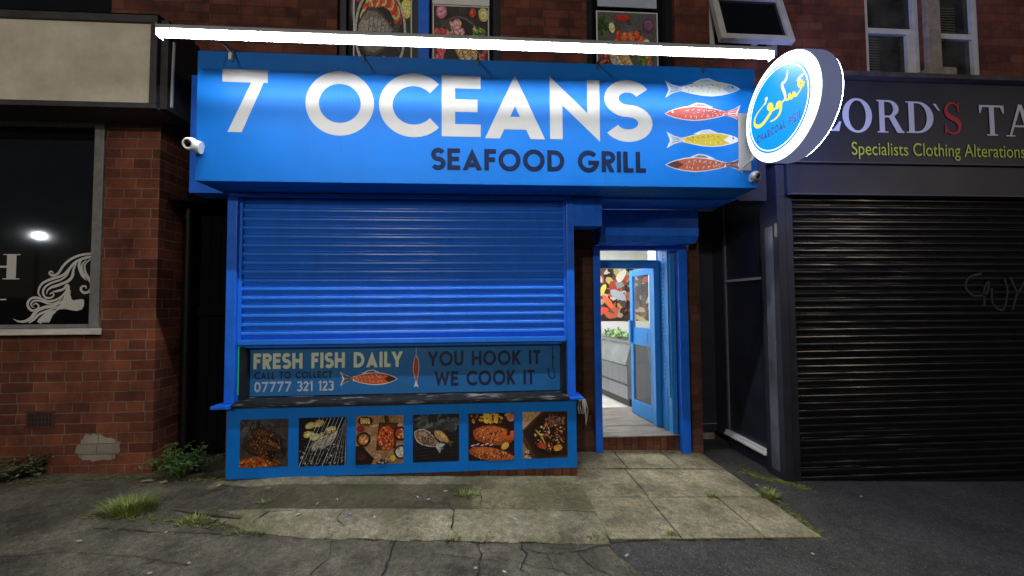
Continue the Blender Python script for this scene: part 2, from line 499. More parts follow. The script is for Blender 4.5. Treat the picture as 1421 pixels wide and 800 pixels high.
# geometric sans: every glyph is (width, strokes, polygons), cap height 1, stroke w
def glyph(ch, w):
    h = w/2; S = []; Pg = []
    def leg(x0, y0, x1, y1): S.append(('c', [(x0+(x0-x1)*.3, y0+(y0-y1)*.3), (x1+(x1-x0)*.3, y1+(y1-y0)*.3)]))
    if ch == ' ': return .42, S, Pg
    if ch == 'O': W = 1.06; S.append(('o', arc(W/2, .5, W/2-h, .52-h, 0, 360, 40)[:-1]))
    elif ch == '0': W = .72; S.append(('o', arc(W/2, .5, W/2-h, .51-h, 0, 360, 36)[:-1]))
    elif ch == 'C': W = .86; S.append(('s', arc(.53, .5, .53-h, .52-h, 42, 318, 30)))
    elif ch == 'G':
        W = .98; S.append(('s', arc(.53, .5, .53-h, .52-h, 42, 352, 32))); S.append(('s', [(.52, .5-h*.6), (1.055, .5-h*.6)])); W = 1.06
    elif ch == 'D': W = .84; S.append(('o', [(h, h), (h, 1-h)]+arc(.34, .5, .5-h, .5-h, 90, -90, 20)))
    elif ch in 'EF':
        W = .60 if ch == 'E' else .56
        S.append(('s', [(h, 0), (h, 1)])); S.append(('s', [(w, 1-h), (W, 1-h)])); S.append(('s', [(w, .51), (W-.05, .51)]))
        if ch == 'E': S.append(('s', [(w, h), (W, h)]))
    elif ch == 'H': W = .78; S += [('s', [(h, 0), (h, 1)]), ('s', [(W-h, 0), (W-h, 1)]), ('s', [(w, .5), (W-w, .5)])]
    elif ch == 'I': W = w; S.append(('s', [(h, 0), (h, 1)]))
    elif ch == 'L': W = .5; S += [('s', [(h, 0), (h, 1)]), ('s', [(w, h), (W, h)])]
    elif ch == 'T': W = .62; S += [('s', [(0, 1-h), (W, 1-h)]), ('s', [(W/2, 0), (W/2, 1-w)])]
    elif ch == 'U': W = .74; S.append(('s', [(h, 1)]+arc(W/2, .36, W/2-h, .37-h, 180, 360, 18)+[(W-h, 1)]))
    elif ch == 'A':
        W = .92; th = math.atan(W/2); ay = 1.02-h/math.sin(th); fx = h/math.cos(th)
        dx = (W/2-fx)/ay
        S.append(('c', [(fx-dx*.3, -.3), (W/2, ay), (W-fx+dx*.3, -.3)]))
        yb = .25; S.append(('s', [(W/2-(ay-yb)*dx, yb), (W/2+(ay-yb)*dx, yb)]))
    elif ch == 'N':
        W = .82; k = (1.07-1.35*w)/W
        Pg += [[(0, 0), (w, 0), (w, 1.04-k*w), (0, 1.04)], [(W-w, -.03+k*w), (W, -.03), (W, 1), (W-w, 1)], [(0, 1.04), (0, -.03+k*W), (W, -.03), (W, 1.04-k*W)]]
    elif ch == 'S':
        W = .62; r = (1.03-w)/4; rx = r*1.12; cx = W/2
        up_ = arc(cx, 1.015-h-r, rx, r, 28, 270, 18); lo = arc(cx, h+r-.015, rx*1.08, r, 90, -152, 18)
        S.append(('s', up_+lo[1:]))
    elif ch == 'K':
        W = .70; S.append(('s', [(h, 0), (h, 1)])); leg(w*.9, .42, W-w*.5, 1.0); leg(w*1.2, .58, W-w*.5, 0)
    elif ch == 'R':
        W = .64; S.append(('s', [(h, 0), (h, 1)])); S.append(('s', [(w, 1-h)]+arc(.36, .72-h*.2, .26-h*.6+.02, .28-h*.8, 90, -90, 14)+[(w, .44+h*.6-h*.0)])); leg(.30, .45, W-w*.55, 0)
    elif ch == 'W':
        W = 1.22; S.append(('c', [(.0+h*.9-.1, 1.3), (.34, h*1.9), (W/2, 1-h*1.9), (W-.34, h*1.9), (W-h*.9+.1, 1.3)]))
    elif ch == 'Y': W = .78; S.append(('s', [(W/2, 0), (W/2, .5)])); S.append(('c', [(h*.7-.1, 1.15), (W/2, .42), (W-h*.7+.1, 1.15)]))
    elif ch == '7':
        W = .76; S.append(('s', [(0, 1-h), (W-.02, 1-h)])); Pg.append([(.10, 0), (.10+w*1.12, 0), (W, 1), (W-w*1.18, 1-w*.5)])
    elif ch == '1': W = w+.16; S.append(('s', [(W-h, 0), (W-h, 1)])); Pg.append([(0, .86), (0, .86-w*.75), (W-w, .99-w*.75), (W-w*.5, 1)])
    elif ch == '2': W = .6; S.append(('s', arc(.29, .71-h*.1, .28-h*.7, .30-h, 165, -30, 16)+[(h*1.3, h*1.2)])); S.append(('s', [(0, h), (W, h)]))
    elif ch == '3':
        W = .58; r = (1.03-w)/4
        S.append(('s', arc(.27, 1.015-h-r, r*1.1, r, 150, -90, 16))); S.append(('s', arc(.27, h+r-.015, r*1.25, r, 90, -155, 16)))
    else: W = .5
    return W, S, Pg
def put(p, ch, x, y, sx, sy, w, c):
    W, S, Pg = glyph(ch, w)
    f = lambda q: (x+q[0]*sx, y+q[1]*sy)
    for k, pts in S:
        tmp = Paint(); tmp.h = 0
        # stroke in glyph space so that widths scale with the letter
        qs = []
        class _C(Paint):
            def quads(s, q, c): qs.extend(q); return s
        _C().stroke(pts, w, c, closed=(k == 'o'), clip=(0, 1.0) if k == 'c' else None)
        p.quads([[f(v) for v in q] for q in qs], c)
    for pg in Pg: p.poly([f(v) for v in pg], c)
def text(p, s, x0, x1, y0, y1, w, c, gap=.14):
    ws = [glyph(ch, w)[0] for ch in s]
    tot = sum(ws)+gap*(len(s)-1)
    sx = (x1-x0)/tot; x = x0
    for ch, W in zip(s, ws):
        put(p, ch, x, y0, sx, y1-y0, w, c); x += (W+gap)*sx
def serif(p, ch, x0, x1, y0, y1, c):
    """bracketed roman capital in the box"""
    def f(q): return (x0+(x1-x0)*q[0], y0+(y1-y0)*q[1])
    def pl(*q): p.poly([f(v) for v in q], c)
    def ring(o, i):
        n = len(o); p.quads([[f(o[k]), f(o[(k+1) % n]), f(i[(k+1) % n]), f(i[k])] for k in range(n)], c)
    T = .055; K = .20
    if ch == 'H':
        for a in (.08, .92-K):
            pl((a, 0), (a+K, 0), (a+K, 1), (a, 1)); pl((a-.08, 0), (a+K+.08, 0), (a+K+.08, T*.7), (a-.08, T*.7)); pl((a-.08, 1-T*.7), (a+K+.08, 1-T*.7), (a+K+.08, 1), (a-.08, 1))
        pl((.2, .46), (.8, .46), (.8, .54), (.2, .54))
    if ch == 'O':
        n = 40
        ring([(.5+.5*math.cos(2*PI*k/n), .5+.52*math.sin(2*PI*k/n)) for k in range(n)], [(.5+.29*math.cos(2*PI*k/n), .5+.455*math.sin(2*PI*k/n)) for k in range(n)])
    if ch == 'D':
        o = [(.1, 0), (.1, 1)]+arc(.42, .5, .58, .5, 90, -90, 20); i = [(.1+K, T), (.1+K, 1-T)]+arc(.42, .5, .34, .5-T, 90, -90, 20)
        ring(o, i); pl((0, 0), (.12, 0), (.12, T*.7), (0, T*.7)); pl((0, 1-T*.7), (.12, 1-T*.7), (.12, 1), (0, 1))
    if ch == 'R':
        pl((.08, 0), (.08+K, 0), (.08+K, 1), (.08, 1)); pl((0, 0), (.4, 0), (.4, T*.7), (0, T*.7)); pl((0, 1-T*.7), (.1, 1-T*.7), (.1, 1), (0, 1))
        o = [(.2, .47), (.2, 1)]+arc(.42, .735, .40, .265, 90, -90, 14); i = [(.2+.06, .47+T), (.26, 1-T)]+arc(.42, .735, .19, .265-T, 90, -90, 14)
        ring(o, i); pl((.42, .5), (.64, .52), (.94, .06), (1.0, .06), (1.0, 0), (.74, 0))
    if ch == 'L':
        pl((.1, 0), (.1+K, 0), (.1+K, 1), (.1, 1)); pl((0, 0), (.95, 0), (.95, T), (0, T)); pl((0, 1-T*.7), (.42, 1-T*.7), (.42, 1), (0, 1)); pl((.8, T), (.95, T), (1, .3), (.95, .3))
    if ch == 'T':
        pl((.5-K/2, 0), (.5+K/2, 0), (.5+K/2, 1), (.5-K/2, 1)); pl((0, 1-T*1.2), (1, 1-T*1.2), (1, 1), (0, 1)); pl((.28, 0), (.72, 0), (.72, T*.8), (.28, T*.8))
        pl((0, .74), (.05, .74), (.14, 1-T), (0, 1-T)); pl((1, .74), (.95, .74), (.86, 1-T), (1, 1-T))
    if ch == 'A':
        pl((.44, 1.02), (.55, 1.02), (.94, 0), (.70, 0)); pl((.44, 1.02), (.50, .9), (.17, 0), (.10, 0)); pl((.22, .30), (.76, .30), (.74, .36), (.24, .36))
        pl((0, 0), (.3, 0), (.3, T*.7), (0, T*.7)); pl((.6, 0), (1.02, 0), (1.02, T*.7), (.6, T*.7))
    if ch == 'S':
        pts = arc(.5, .755, .32, .225, 25, 250, 16)+arc(.5, .25, .36, .23, 70, -155, 16)
        n = len(pts); W = [.07+.15*math.exp(-((k-n/2)/(n*.22))**2) for k in range(n)]
        p.stroke([f(q) for q in pts], [v*(x1-x0)*1.1 for v in W], c)
        pl((.76, .70), (.82, .70), (.86, 1.0), (.78, .97)); pl((.10, .02), (.18, .05), (.18, .33), (.11, .33))

# ================================================================== GROUND
rnd = random.Random(4)
mb = MB()
mb.add([(x, y, zg(x)) for x, y in ((-90, -90), (90, -90), (90, 90), (-90, 90))], [(0, 1, 2, 3)])
struct(mb.build('pavement', ASPH))
# darker asphalt to the right
q = [ag(845, 754), ag(1000, 751), ag(1135, 747), ag(1100, 722), ag(1030, 668), ag(1000, 640), ag(1060, 655), ag(1110, 672)]
mb = MB()
pts = [ag(846, 756), ag(860, 800)]
poly = [(.82, 2.79), (.95, 2.45), (1.25, 1.6), (1.3, .4), (9, .4), (9, 3.76), (2.9, 3.76), (2.9, 4.9), (2.44, 4.9), (2.44, 2.80)]
mb.add([(x, y, zg(x)+.004) for x, y in poly], [tuple(range(len(poly)))])
struct(mb.build('asphalt_patch', ASPH2))

# raised concrete in front of the stall riser
def edge_y(x):
    T = [(-2.35, 3.30), (-2.0, 3.17), (-1.75, 3.04), (-1.55, 2.96), (-1.2, 2.90), (-.6, 2.87), (.2, 2.83), (.86, 2.80)]
    for (a, b), (c, d) in zip(T, T[1:]):
        if a <= x <= c: return b+(d-b)*(x-a)/(c-a)
    return T[-1][1] if x > 0 else T[0][1]
def hs(x): t = min(1, max(0, (x+2.34)/.75)); return t*t*(3-2*t)
mb = MB(); nx = 70; V = []; Fc = []; Mi = []
# strips: (fraction or y, height)
for i in range(nx+1):
    x = -2.34+(.845+2.34)*i/nx
    e = edge_y(x)+rnd.uniform(-.008, .008)
    b = max(3.16-.012*(x-.8), e+.07)
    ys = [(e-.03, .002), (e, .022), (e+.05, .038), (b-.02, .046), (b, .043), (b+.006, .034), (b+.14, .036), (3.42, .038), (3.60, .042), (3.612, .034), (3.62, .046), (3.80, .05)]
    for y, h in ys: V.append((x, y, zg(x)+h*hs(x)+.001+rnd.uniform(-.0016, .0016)*hs(x)))
k = len(ys)
for i in range(nx):
    for j in range(k-1):
        Fc.append((i*k+j, i*k+j+1, (i+1)*k+j+1, (i+1)*k+j))
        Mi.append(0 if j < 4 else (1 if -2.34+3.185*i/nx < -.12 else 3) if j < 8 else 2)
for f_, m_ in zip(Fc, Mi): pass
mb.v = [Vector(v) for v in V]; mb.f = [list(f) for f in Fc]; mb.m = Mi; mb.sm = [False]*len(Fc)
mb.box(.842, .846, 2.80, 3.8, -.3, zg(.84)+.045, 0)
struct(mb.build('concrete_forecourt', [CONC_LIT, BAND_DARK, CONC, BAND_TAN]))

# flagstone path to the door
mb = MB()
rows = [(2.815, 3.425), (3.432, 4.02), (4.028, 4.62)]
cols = [[(.855, 1.372), (1.380, 1.985), (1.993, 2.42)], [(.855, 1.385), (1.393, 2.43)], [(.855, 1.42), (1.428, 1.97), (1.978, 2.43)]]
for (y0, y1), cc in zip(rows, cols):
    for x0, x1 in cc:
        t = MB(); t.box(x0+.003, x1-.003, y0+.003, y1-.003, -.06, .012+rnd.uniform(-.002, .004), 0, .006)
        tx, ty = rnd.uniform(-.004, .004), rnd.uniform(-.004, .004)
        for p in t.v: p.z += zg(p.x)+tx*(p.x-x0)+ty*(p.y-y0)
        mb.add(t.v, t.f, 0)
struct(mb.build('flagstone_path', FLAG))

# dark dirt patches, cracks and mossy joints
def blotch(name, pts, m, h, n=6, amp=.03, seed=1):
    r = random.Random(seed); out = []
    for i, p in enumerate(pts):
        a = Vector(p); b = Vector(pts[(i+1) % len(pts)])
        for k in range(n):
            q = a.lerp(b, k/n)
            out.append((q.x+r.uniform(-amp, amp), q.y+r.uniform(-amp, amp)))
    t = MB(); t.add([(x, y, zg(x)+(h if h < .02 else .042*hs(x)+.006)) for x, y in out], [tuple(range(len(out)))])
    return t.build(name, m)
g2 = lambda *pp: [ag(*p).xy for p in pp]
def moss(pts, n, seed):
    r = random.Random(seed); P = [ag(*p).xy for p in pts]; t = MB()
    for _ in range(n):
        k = r.randrange(len(P)-1); c = P[k].lerp(P[k+1], r.random())
        c = c+Vector((r.gauss(0, .035), r.gauss(0, .03))); s_ = r.uniform(.006, .026); a0 = r.uniform(0, 6)
        ring = [(c.x+s_*r.uniform(.5, 1.1)*math.cos(a0+q*2*PI/7), c.y+s_*.8*r.uniform(.5, 1.1)*math.sin(a0+q*2*PI/7), zg(c.x)+.0055+r.uniform(0, .002)) for q in range(7)]
        t.add(ring+[(c.x, c.y, zg(c.x)+.0125)], [(q, (q+1) % 7, 7) for q in range(7)], 0, True)
    return t.build('moss_cover', MOSS)
struct(moss([(1030, 655), (1060, 664), (1090, 670), (1120, 680)], 240, 5), 'stuff')
struct(moss([(1062, 684), (1085, 703), (1110, 724), (1135, 746)], 130, 6), 'stuff')
struct(moss([(130, 715), (200, 722), (290, 726), (350, 738)], 110, 7), 'stuff')
struct(moss([(0, 672), (90, 668), (170, 663), (250, 668), (320, 664)], 150, 8), 'stuff')
mb = MB()
def crack(pxs, wd, h=.006, seed=1):
    r = random.Random(seed)
    P = []
    for a, b in zip(pxs, pxs[1:]):
        a, b = ag(*a), ag(*b)
        n = max(2, int((b-a).length/.05))
        for k in range(n): P.append(a.lerp(b, k/n)+Vector((r.uniform(-.012, .012), r.uniform(-.012, .012), 0)))
    P.append(ag(*pxs[-1]))
    L = []; Rr = []
    for i, p in enumerate(P):
        t = P[min(i+1, len(P)-1)]-P[max(i-1, 0)]
        nn = Vector((-t.y, t.x, 0)).normalized()*wd*r.uniform(.3, 1)/2
        L.append(p+nn); Rr.append(p-nn)
    for p in L+Rr: p.z = zg(p.x)+(h if h < .02 else .044*hs(p.x)+.005)
    n = len(P)
    mb.add(L+Rr, [(i, i+1, n+i+1, n+i) for i in range(n-1)])
for i, (c, wd) in enumerate([
    ([(548, 751), (542, 770), (530, 800)], .016), ([(660, 752), (668, 772), (662, 800)], .009), ([(722, 754), (730, 770), (722, 790), (735, 800)], .010),
    ([(722, 762), (760, 770), (800, 766), (842, 758)], .008), ([(760, 770), (770, 790), (790, 800)], .007), ([(600, 752), (640, 753), (700, 754), (760, 752), (845, 755)], .010),
    ([(370, 742), (300, 742), (200, 738), (130, 735)], .010), ([(310, 745), (230, 775), (150, 800)], .006), ([(845, 757), (865, 778), (880, 800)], .006),
    ([(440, 745), (480, 748), (548, 750)], .008), ([(800, 766), (815, 785), (850, 800)], .007), ([(980, 756), (985, 775), (970, 800)], .004), ([(846, 754), (900, 751), (960, 749.5), (1050, 748.5), (1134, 747)], .022), ([(1134, 747), (1090, 712), (1055, 687), (1020, 662)], .018), ([(0, 775), (90, 768), (180, 772), (260, 785)], .006), ([(460, 750), (455, 775), (430, 800)], .006), ([(690, 775), (760, 790), (800, 800)], .006), ([(600, 770), (660, 775), (720, 788)], .005)]):
    crack(c, wd, .0065, i)
for i, (c, wd) in enumerate([
    ([(598, 706), (622, 708), (632, 722), (626, 743)], .014), ([(540, 703), (598, 706)], .010), ([(640, 712), (700, 714), (760, 717), (828, 720)], .009), ([(668, 690), (668, 712)], .006),
    ([(560, 690), (598, 706)], .006), ([(480, 715), (470, 728), (478, 742)], .006), ([(372, 719), (350, 735)], .012), ([(365, 720), (420, 716), (480, 713), (640, 712)], .006)]):
    crack(c, wd, .052, 40+i)
struct(mb.build('ground_cracks', CRACK))

# ================================================================== LEFT BUILDING (hair salon)
YL = 3.9
sal = thing('salon_building', (-3.6, 3.9, .1), 'red brick salon with blank dirty white fascia and black shop window, far left', 'building')
mb = MB()
wall(mb, -9, -2.998, -.2, 3.62, YL, [(-8.5, -3.475, 1.40, 3.34)], .1)
mb.quad((-2.998, YL, -.2), (-2.998, 6.2, -.2), (-2.998, 6.2, 3.62), (-2.998, YL, 3.62))
mb.build('wall', BR_L, sal)
mb = MB()
wall(mb, -9, -2.66, 3.62, 8, 4.0, [(-8, -3.55, 4.28, 6)], .1)
mb.build('upper_wall', BR_U, sal)
mb = MB(); mb.box(-8, -3.50, 3.86, 4.1, 4.17, 4.28, 0, .01); mb.build('upper_sill', mat('upper_stone', (.42, .38, .30), .8, var=.25, scale=11, bump=.3), sal)
mb = MB(); mb.box(-7.99, -3.56, 4.10, 4.12, 4.29, 6); mb.build('upper_pane', GLASSD, sal)
# fascia: a tray with a pale sheet set in it
mb = MB()
mb.box(-9, -2.86, 3.60, 3.64, 3.335, 4.035, 0)
pn = mb.build('fascia_panel', BEIGE, sal)
mb = MB()
mb.box(-9, -2.80, 3.575, 4.0, 4.037, 4.10, 0, .006)
mb.box(-9, -2.80, 3.575, 3.89, 3.285, 3.332, 0, .006)
mb.box(-2.857, -2.80, 3.578, 3.888, 3.333, 4.036, 0, .005)
mb.prism([(3.57, 4.104), (3.998, 4.16), (3.998, 4.104)], -9, -2.79)
mb.build('fascia_frame', LEAD, sal)
mb = MB()                                   # slate-black cheek of the fascia
mb.box(-2.799, -2.74, 3.62, 5.5, 3.30, 4.09, 0)
mb.build('fascia_cheek', mat('slate_cheek', (.03, .03, .032), .7, var=.5, scale=10, bump=.4), sal)
mb = MB(); mb.tube([ax(242, 60, -2.72)+Vector((0, 0, 0)), ax(238, 150, -2.72)], .012); 
mb.build('cheek_cable', GREY, sal)
fr = MB()
fr.box(-3.56, -3.477, 3.885, 3.98, 1.405, 3.338, 0, .006)
fr.box(-8.49, -3.561, 3.90, 3.98, 3.26, 3.338, 0, .006)
fr.box(-8.49, -3.561, 3.90, 3.98, 1.405, 1.44, 0, .006)
fr.build('window_frame', mat('grey_frame', (.16, .155, .15), .5, var=.25, scale=12), sal)
mb = MB(); mb.box(-8.49, -3.562, 3.955, 3.97, 1.441, 3.259)
gl = mb.build('glass', GLASSD, sal)
mb = MB(); mb.prism([(3.80, 1.355), (3.80, 1.385), (3.895, 1.403), (3.895, 1.345)], -9, -3.455)
mb.build('window_sill', mat('sill_white', (.62, .59, .53), .5, var=.15), sal)
# white vinyl on the window
VIN = mat('window_vinyl', (.55, .53, .49), .5, var=.06)
YV = 3.954
def pv(x, y): v = at(x/5.713, 330+y/5.713, YV); return (v.x, v.z)
p = Paint((0, YV, 0))
a = at(28, 388, YV); b = at(28, 353, YV)
serif(p, 'H', at(-38, 370, YV).x, at(28, 370, YV).x, a.z, b.z, VIN)
d = at(9, 416, YV); p.poly([(d.x-.35, d.z-.006), (d.x, d.z-.006), (d.x, d.z+.006), (d.x-.35, d.z+.006)], VIN)
p.build('lettering', gl)
p = Paint((0, YV, 0))
def smooth(pts, n=5):
    out = []
    for i in range(len(pts)-1):
        p0, p1, p2, p3 = [Vector(pts[max(0, min(len(pts)-1, i+k))]) for k in (-1, 0, 1, 2)]
        for k in range(n):
            t = k/n
            out.append(.5*((2*p1)+(p2-p0)*t+(2*p0-5*p1+4*p2-p3)*t*t+(3*p1-p0-3*p2+p3)*t*t*t))
    out.append(Vector(pts[-1])); return out
u1 = (pv(100, 0)[0]-pv(0, 0)[0])/100
def hair(pts, w, taper=(.35, .25)):
    q = smooth(pts, 6); n = len(q)
    W = []
    for i in range(n):
        t = i/(n-1)
        W.append(w*u1*min(1, taper[0]+(1-taper[0])*t/.25, taper[1]+(1-taper[1])*(1-t)/.35))
    p.stroke([pv(*v) for v in q], W, VIN)
hair([(770, 130), (700, 130), (620, 145), (550, 180), (500, 228), (470, 275), (440, 297), (408, 298), (393, 283), (403, 268), (420, 275), (418, 287)], 20, (1, .35))
hair([(770, 152), (700, 156), (640, 174), (590, 203), (545, 255), (510, 292), (465, 312), (400, 332), (340, 362), (312, 402), (306, 442), (325, 470)], 22, (1, .5))
hair([(600, 200), (560, 245), (530, 300), (480, 335), (420, 355), (370, 382), (345, 415), (345, 450), (370, 478), (412, 474), (428, 452), (410, 438), (395, 452)], 17, (.4, .35))
hair([(615, 185), (585, 250), (575, 305), (540, 345), (470, 375), (410, 395), (378, 420), (372, 448)], 24, (.3, .2))
hair([(530, 375), (500, 410), (450, 425), (415, 432)], 20, (.9, .2))
hair([(530, 420), (490, 465), (440, 495), (380, 505), (320, 482), (262, 478), (225, 508), (225, 548), (255, 578), (298, 565), (306, 538), (282, 522), (262, 540)], 20, (.7, .35))
hair([(500, 470), (450, 515), (390, 525), (330, 505), (280, 500), (250, 520), (252, 545), (275, 556)], 15, (.5, .3))
hair([(500, 500), (430, 540), (350, 555), (290, 585), (250, 635), (205, 662), (150, 665), (108, 645)], 28, (.5, .1))
hair([(470, 545), (380, 580), (310, 610), (270, 650), (230, 676)], 22, (.5, .5))
hair([(440, 585), (380, 610), (330, 650), (310, 676)], 40, (.6, .9))
p.poly([pv(*q) for q in ((528, 365), (548, 372), (557, 395), (552, 405), (564, 425), (556, 433), (563, 443), (556, 452), (566, 468), (566, 483), (582, 497), (630, 490), (660, 488), (669, 500), (668, 540), (650, 570), (610, 582), (560, 575), (520, 566), (470, 570), (440, 590), (420, 615), (392, 672), (300, 674), (340, 640), (400, 600), (450, 565), (490, 510), (515, 450))], VIN)
hair([(650, 172), (628, 215), (640, 270), (665, 315), (690, 340)], 22, (.4, .2))
hair([(720, 170), (675, 215), (678, 270), (705, 325), (728, 365), (725, 402), (700, 432), (665, 436), (643, 412), (652, 388), (680, 386), (684, 404)], 22, (.4, .5))
hair([(690, 175), (650, 220), (660, 280), (690, 320), (715, 360)], 14, (.4, .2))
hair([(775, 425), (735, 440), (722, 480), (730, 525), (752, 562)], 16, (.6, .2))
hair([(775, 225), (752, 245), (745, 275), (765, 315)], 28, (.6, .2))
p.build('hair_emblem', gl)
p = Paint((0, YL, 0), lift=.002)
e = [(105, 628), (112, 612), (122, 603), (140, 602), (150, 608), (166, 612), (168, 620), (160, 636), (140, 640), (118, 640)]
r = random.Random(8); e2 = []
for k in range(len(e)):
    for t in (0, .25, .5, .75): e2.append((e[k][0]+(e[(k+1) % len(e)][0]-e[k][0])*t+r.uniform(-2.4, 2.4), e[k][1]+(e[(k+1) % len(e)][1]-e[k][1])*t+r.uniform(-2.2, 2.2)))
p.poly([(at(*q, YL).x, at(*q, YL).z) for q in e2], PATCH); p.build('paint_patch', sal)
mb = MB(); a = at(38, 571, YL); b = at(76, 594, YL)
mb.box(a.x, b.x, YL-.008, YL+.02, b.z, a.z, 0, .003)
for i in range(7):
    for k in range(3):
        x = a.x+.02+(b.x-a.x-.03)*i/7; z = b.z+.02+(a.z-b.z-.03)*k/3
        mb.box(x, x+.016, YL-.0105, YL-.0078, z, z+.03, 1)
mb.build('air_brick', [mat('air_brick_red', (.06, .022, .014), .85, var=.3), mat('air_brick_hole', (.015, .007, .005), .9)], sal)
# rainwater pipe in the passage
pp = MB()
px_, py_ = -2.93, 4.19
pp.tube([(px_, py_, .05), (px_, py_, 2.62)], .034, 12)
for z in (.3, 1.3, 2.45): pp.lathe((px_, py_, z), (0, 0, 1), [(0, .042), (.05, .042)], 12)
tag(pp.build('drainpipe', mat('pipe_black', (.005, .005, .006), .5, spec=.2)), 'black vertical drainpipe in the dark passage beside the brick pillar', 'drainpipe')
gt = thing('passage_gate', (-2.65, 4.3, .1), 'black boarded gate closing the dark passage between the brick pillar and the blue shutter', 'gate')
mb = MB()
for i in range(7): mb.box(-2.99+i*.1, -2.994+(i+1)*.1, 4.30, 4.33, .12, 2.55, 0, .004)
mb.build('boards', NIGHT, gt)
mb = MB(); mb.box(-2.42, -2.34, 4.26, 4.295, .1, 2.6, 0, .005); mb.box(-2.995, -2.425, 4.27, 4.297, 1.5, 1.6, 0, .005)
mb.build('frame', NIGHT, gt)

# ================================================================== THE SEAFOOD SHOP
shop = thing('seafood_shop_building', (0, 3.8, 0), 'blue shopfront with a closed roller shutter and open door under dark brick upper floor', 'building')
YU = 4.0
mb = MB()
HOL = [(-1.45, -.655, 3.72, 5.2), (-.545, .17, 3.72, 5.2), (1.06, 2.0, 3.72, 5.2), (2.375, 3.13, 4.22, 5.1)]
wall(mb, -2.658, 3.13, 2.62, 7.5, YU, HOL, .14)
mb.build('upper_wall', BR_U, shop)
mb = MB(); mb.box(-.655, -.545, YU-.02, YU+.1, 3.72, 5.2, 0, .006); mb.build('window_post', TRIM, shop)
for a, b, c, d in HOL[:3]:
    f = MB()
    f.box(a+.002, a+.07, YU+.05, YU+.12, c+.002, d); f.box(b-.07, b-.002, YU+.05, YU+.12, c+.002, d); f.box(a+.071, b-.071, YU+.05, YU+.12, c+.002, c+.07)
    w_ = f.build('window', BLACK, shop)
    f = MB(); f.box(a+.071, b-.071, YU+.09, YU+.10, c+.071, d); f.build('pane', GLASSD, w_)
# small open top-hung window
a, b, c, d = HOL[3]
f = MB()
f.box(a+.002, a+.06, YU+.01, YU+.09, c+.002, d); f.box(b-.06, b-.002, YU+.01, YU+.09, c+.002, d); f.box(a+.061, b-.061, YU+.01, YU+.09, c+.002, c+.07); f.box(a+.061, b-.061, YU+.01, YU+.09, d-.06, d-.002)
w_ = tag(f.build('window', UPVC, shop), 'white window with its small top sash propped open')
f = MB(); f.box(a+.061, b-.061, YU+.10, YU+.13, c+.071, d-.06); f.build('black_room_sheet', NIGHT, w_)  # black sheet painted in for the unlit room behind the sash
def frame_box(mb, x0, x1, z0, z1, t, y0, y1):
    mb.box(x0, x0+t, y0, y1, z0, z1, 0, .004); mb.box(x1-t, x1, y0, y1, z0, z1, 0, .004)
    mb.box(x0+t+.0005, x1-t-.0005, y0, y1, z0, z0+t, 0, .004); mb.box(x0+t+.0005, x1-t-.0005, y0, y1, z1-t, z1, 0, .004)
th = R(16)
X = Matrix.Translation((0, YU-.03, 4.82)) @ Matrix.Rotation(-th, 4, 'X') @ Matrix.Translation((0, 0, -.62))
f = MB(); f.x = X; frame_box(f, a-.01, b+.01, 0, .62, .065, -.03, .03)
sh = f.build('opened_sash', UPVC, w_)
f = MB(); f.x = X; f.box(a+.056, b-.056, -.005, .005, .066, .554); f.build('sash_pane', GLASSD, w_)
f = MB(); f.x = X; f.box((a+b)/2-.03, (a+b)/2+.03, .031, .05, .005, .03); f.build('latch', UPVC, w_)

# board behind the sign, soffits
mb = MB(); mb.box(-2.655, 2.50, 3.782, 3.995, 2.616, 3.70, 0, .004); mb.build('header_board', TRIM, shop)
mb = MB(); mb.box(.835, 2.46, 3.785, 4.19, 2.600, 2.614); mb.build('soffit', TRIM, shop)
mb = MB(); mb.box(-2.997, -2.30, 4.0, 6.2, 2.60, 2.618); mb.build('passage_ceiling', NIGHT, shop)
mb = MB(); mb.box(-2.29, .835, 3.745, 3.778, 2.575, 2.612, 0, .004); mb.build('shutter_hood', TRIM, shop)
# pilasters
for x0, x1 in ((-2.292, -2.205), (.768, .84)):
    mb = MB(); mb.box(x0, x1, 3.735, 3.95, .735, 2.574, 0, .008); mb.build('pilaster', TRIM, shop)
mb = MB(); mb.box(-2.355, -2.20, 3.66, 3.90, .705, .733, 0, .005); mb.build('pilaster_foot', TRIM, shop)
mb = MB(); mb.box(.775, .90, 3.68, 3.90, .715, .735, 0, .005); mb.build('pilaster_foot', TRIM, shop)
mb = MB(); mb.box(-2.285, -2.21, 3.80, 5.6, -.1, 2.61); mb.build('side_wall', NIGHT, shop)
# roller shutter
def slats(mb, x0, x1, z0, z1, y, pitch, bulge, rec, m=0):
    prof = []; z = z1
    while z > z0+1e-6:
        P = pitch
        for t, d in ((0, -rec), (.03, rec), (.08, rec), (.09, -rec), (.13, -rec), (.15, bulge*.6), (.22, bulge*.85), (.32, bulge), (.45, bulge*1.03), (.52, bulge*.9), (.68, bulge*.35), (.84, -rec*.2), (.97, -rec)):
            prof.append((y-d, z-t*P))
        z -= P
    r = random.Random(int(x1*100)); N = max(8, int((x1-x0)/.16)); K = 13
    ns = len(prof)//K
    off = [(r.uniform(-.0012, .0012), r.uniform(0, 6.28), r.uniform(.6, 1.8), r.uniform(0, .0014)) for _ in range(ns+1)]
    V = []
    for i in range(N+1):
        x = x0+(x1-x0)*i/N
        sag = .0012*math.sin(x*1.7+.4)
        for j, (py_, pz_) in enumerate(prof):
            o_, ph, fq, am = off[j//K]
            V.append((x, py_+o_+am*math.sin(fq*x+ph)+r.uniform(-.0003, .0003), pz_+sag))
    n = len(prof)
    mb.add(V, [(i*n+j, i*n+j+1, (i+1)*n+j+1, (i+1)*n+j) for i in range(N) for j in range(n-1)], m)
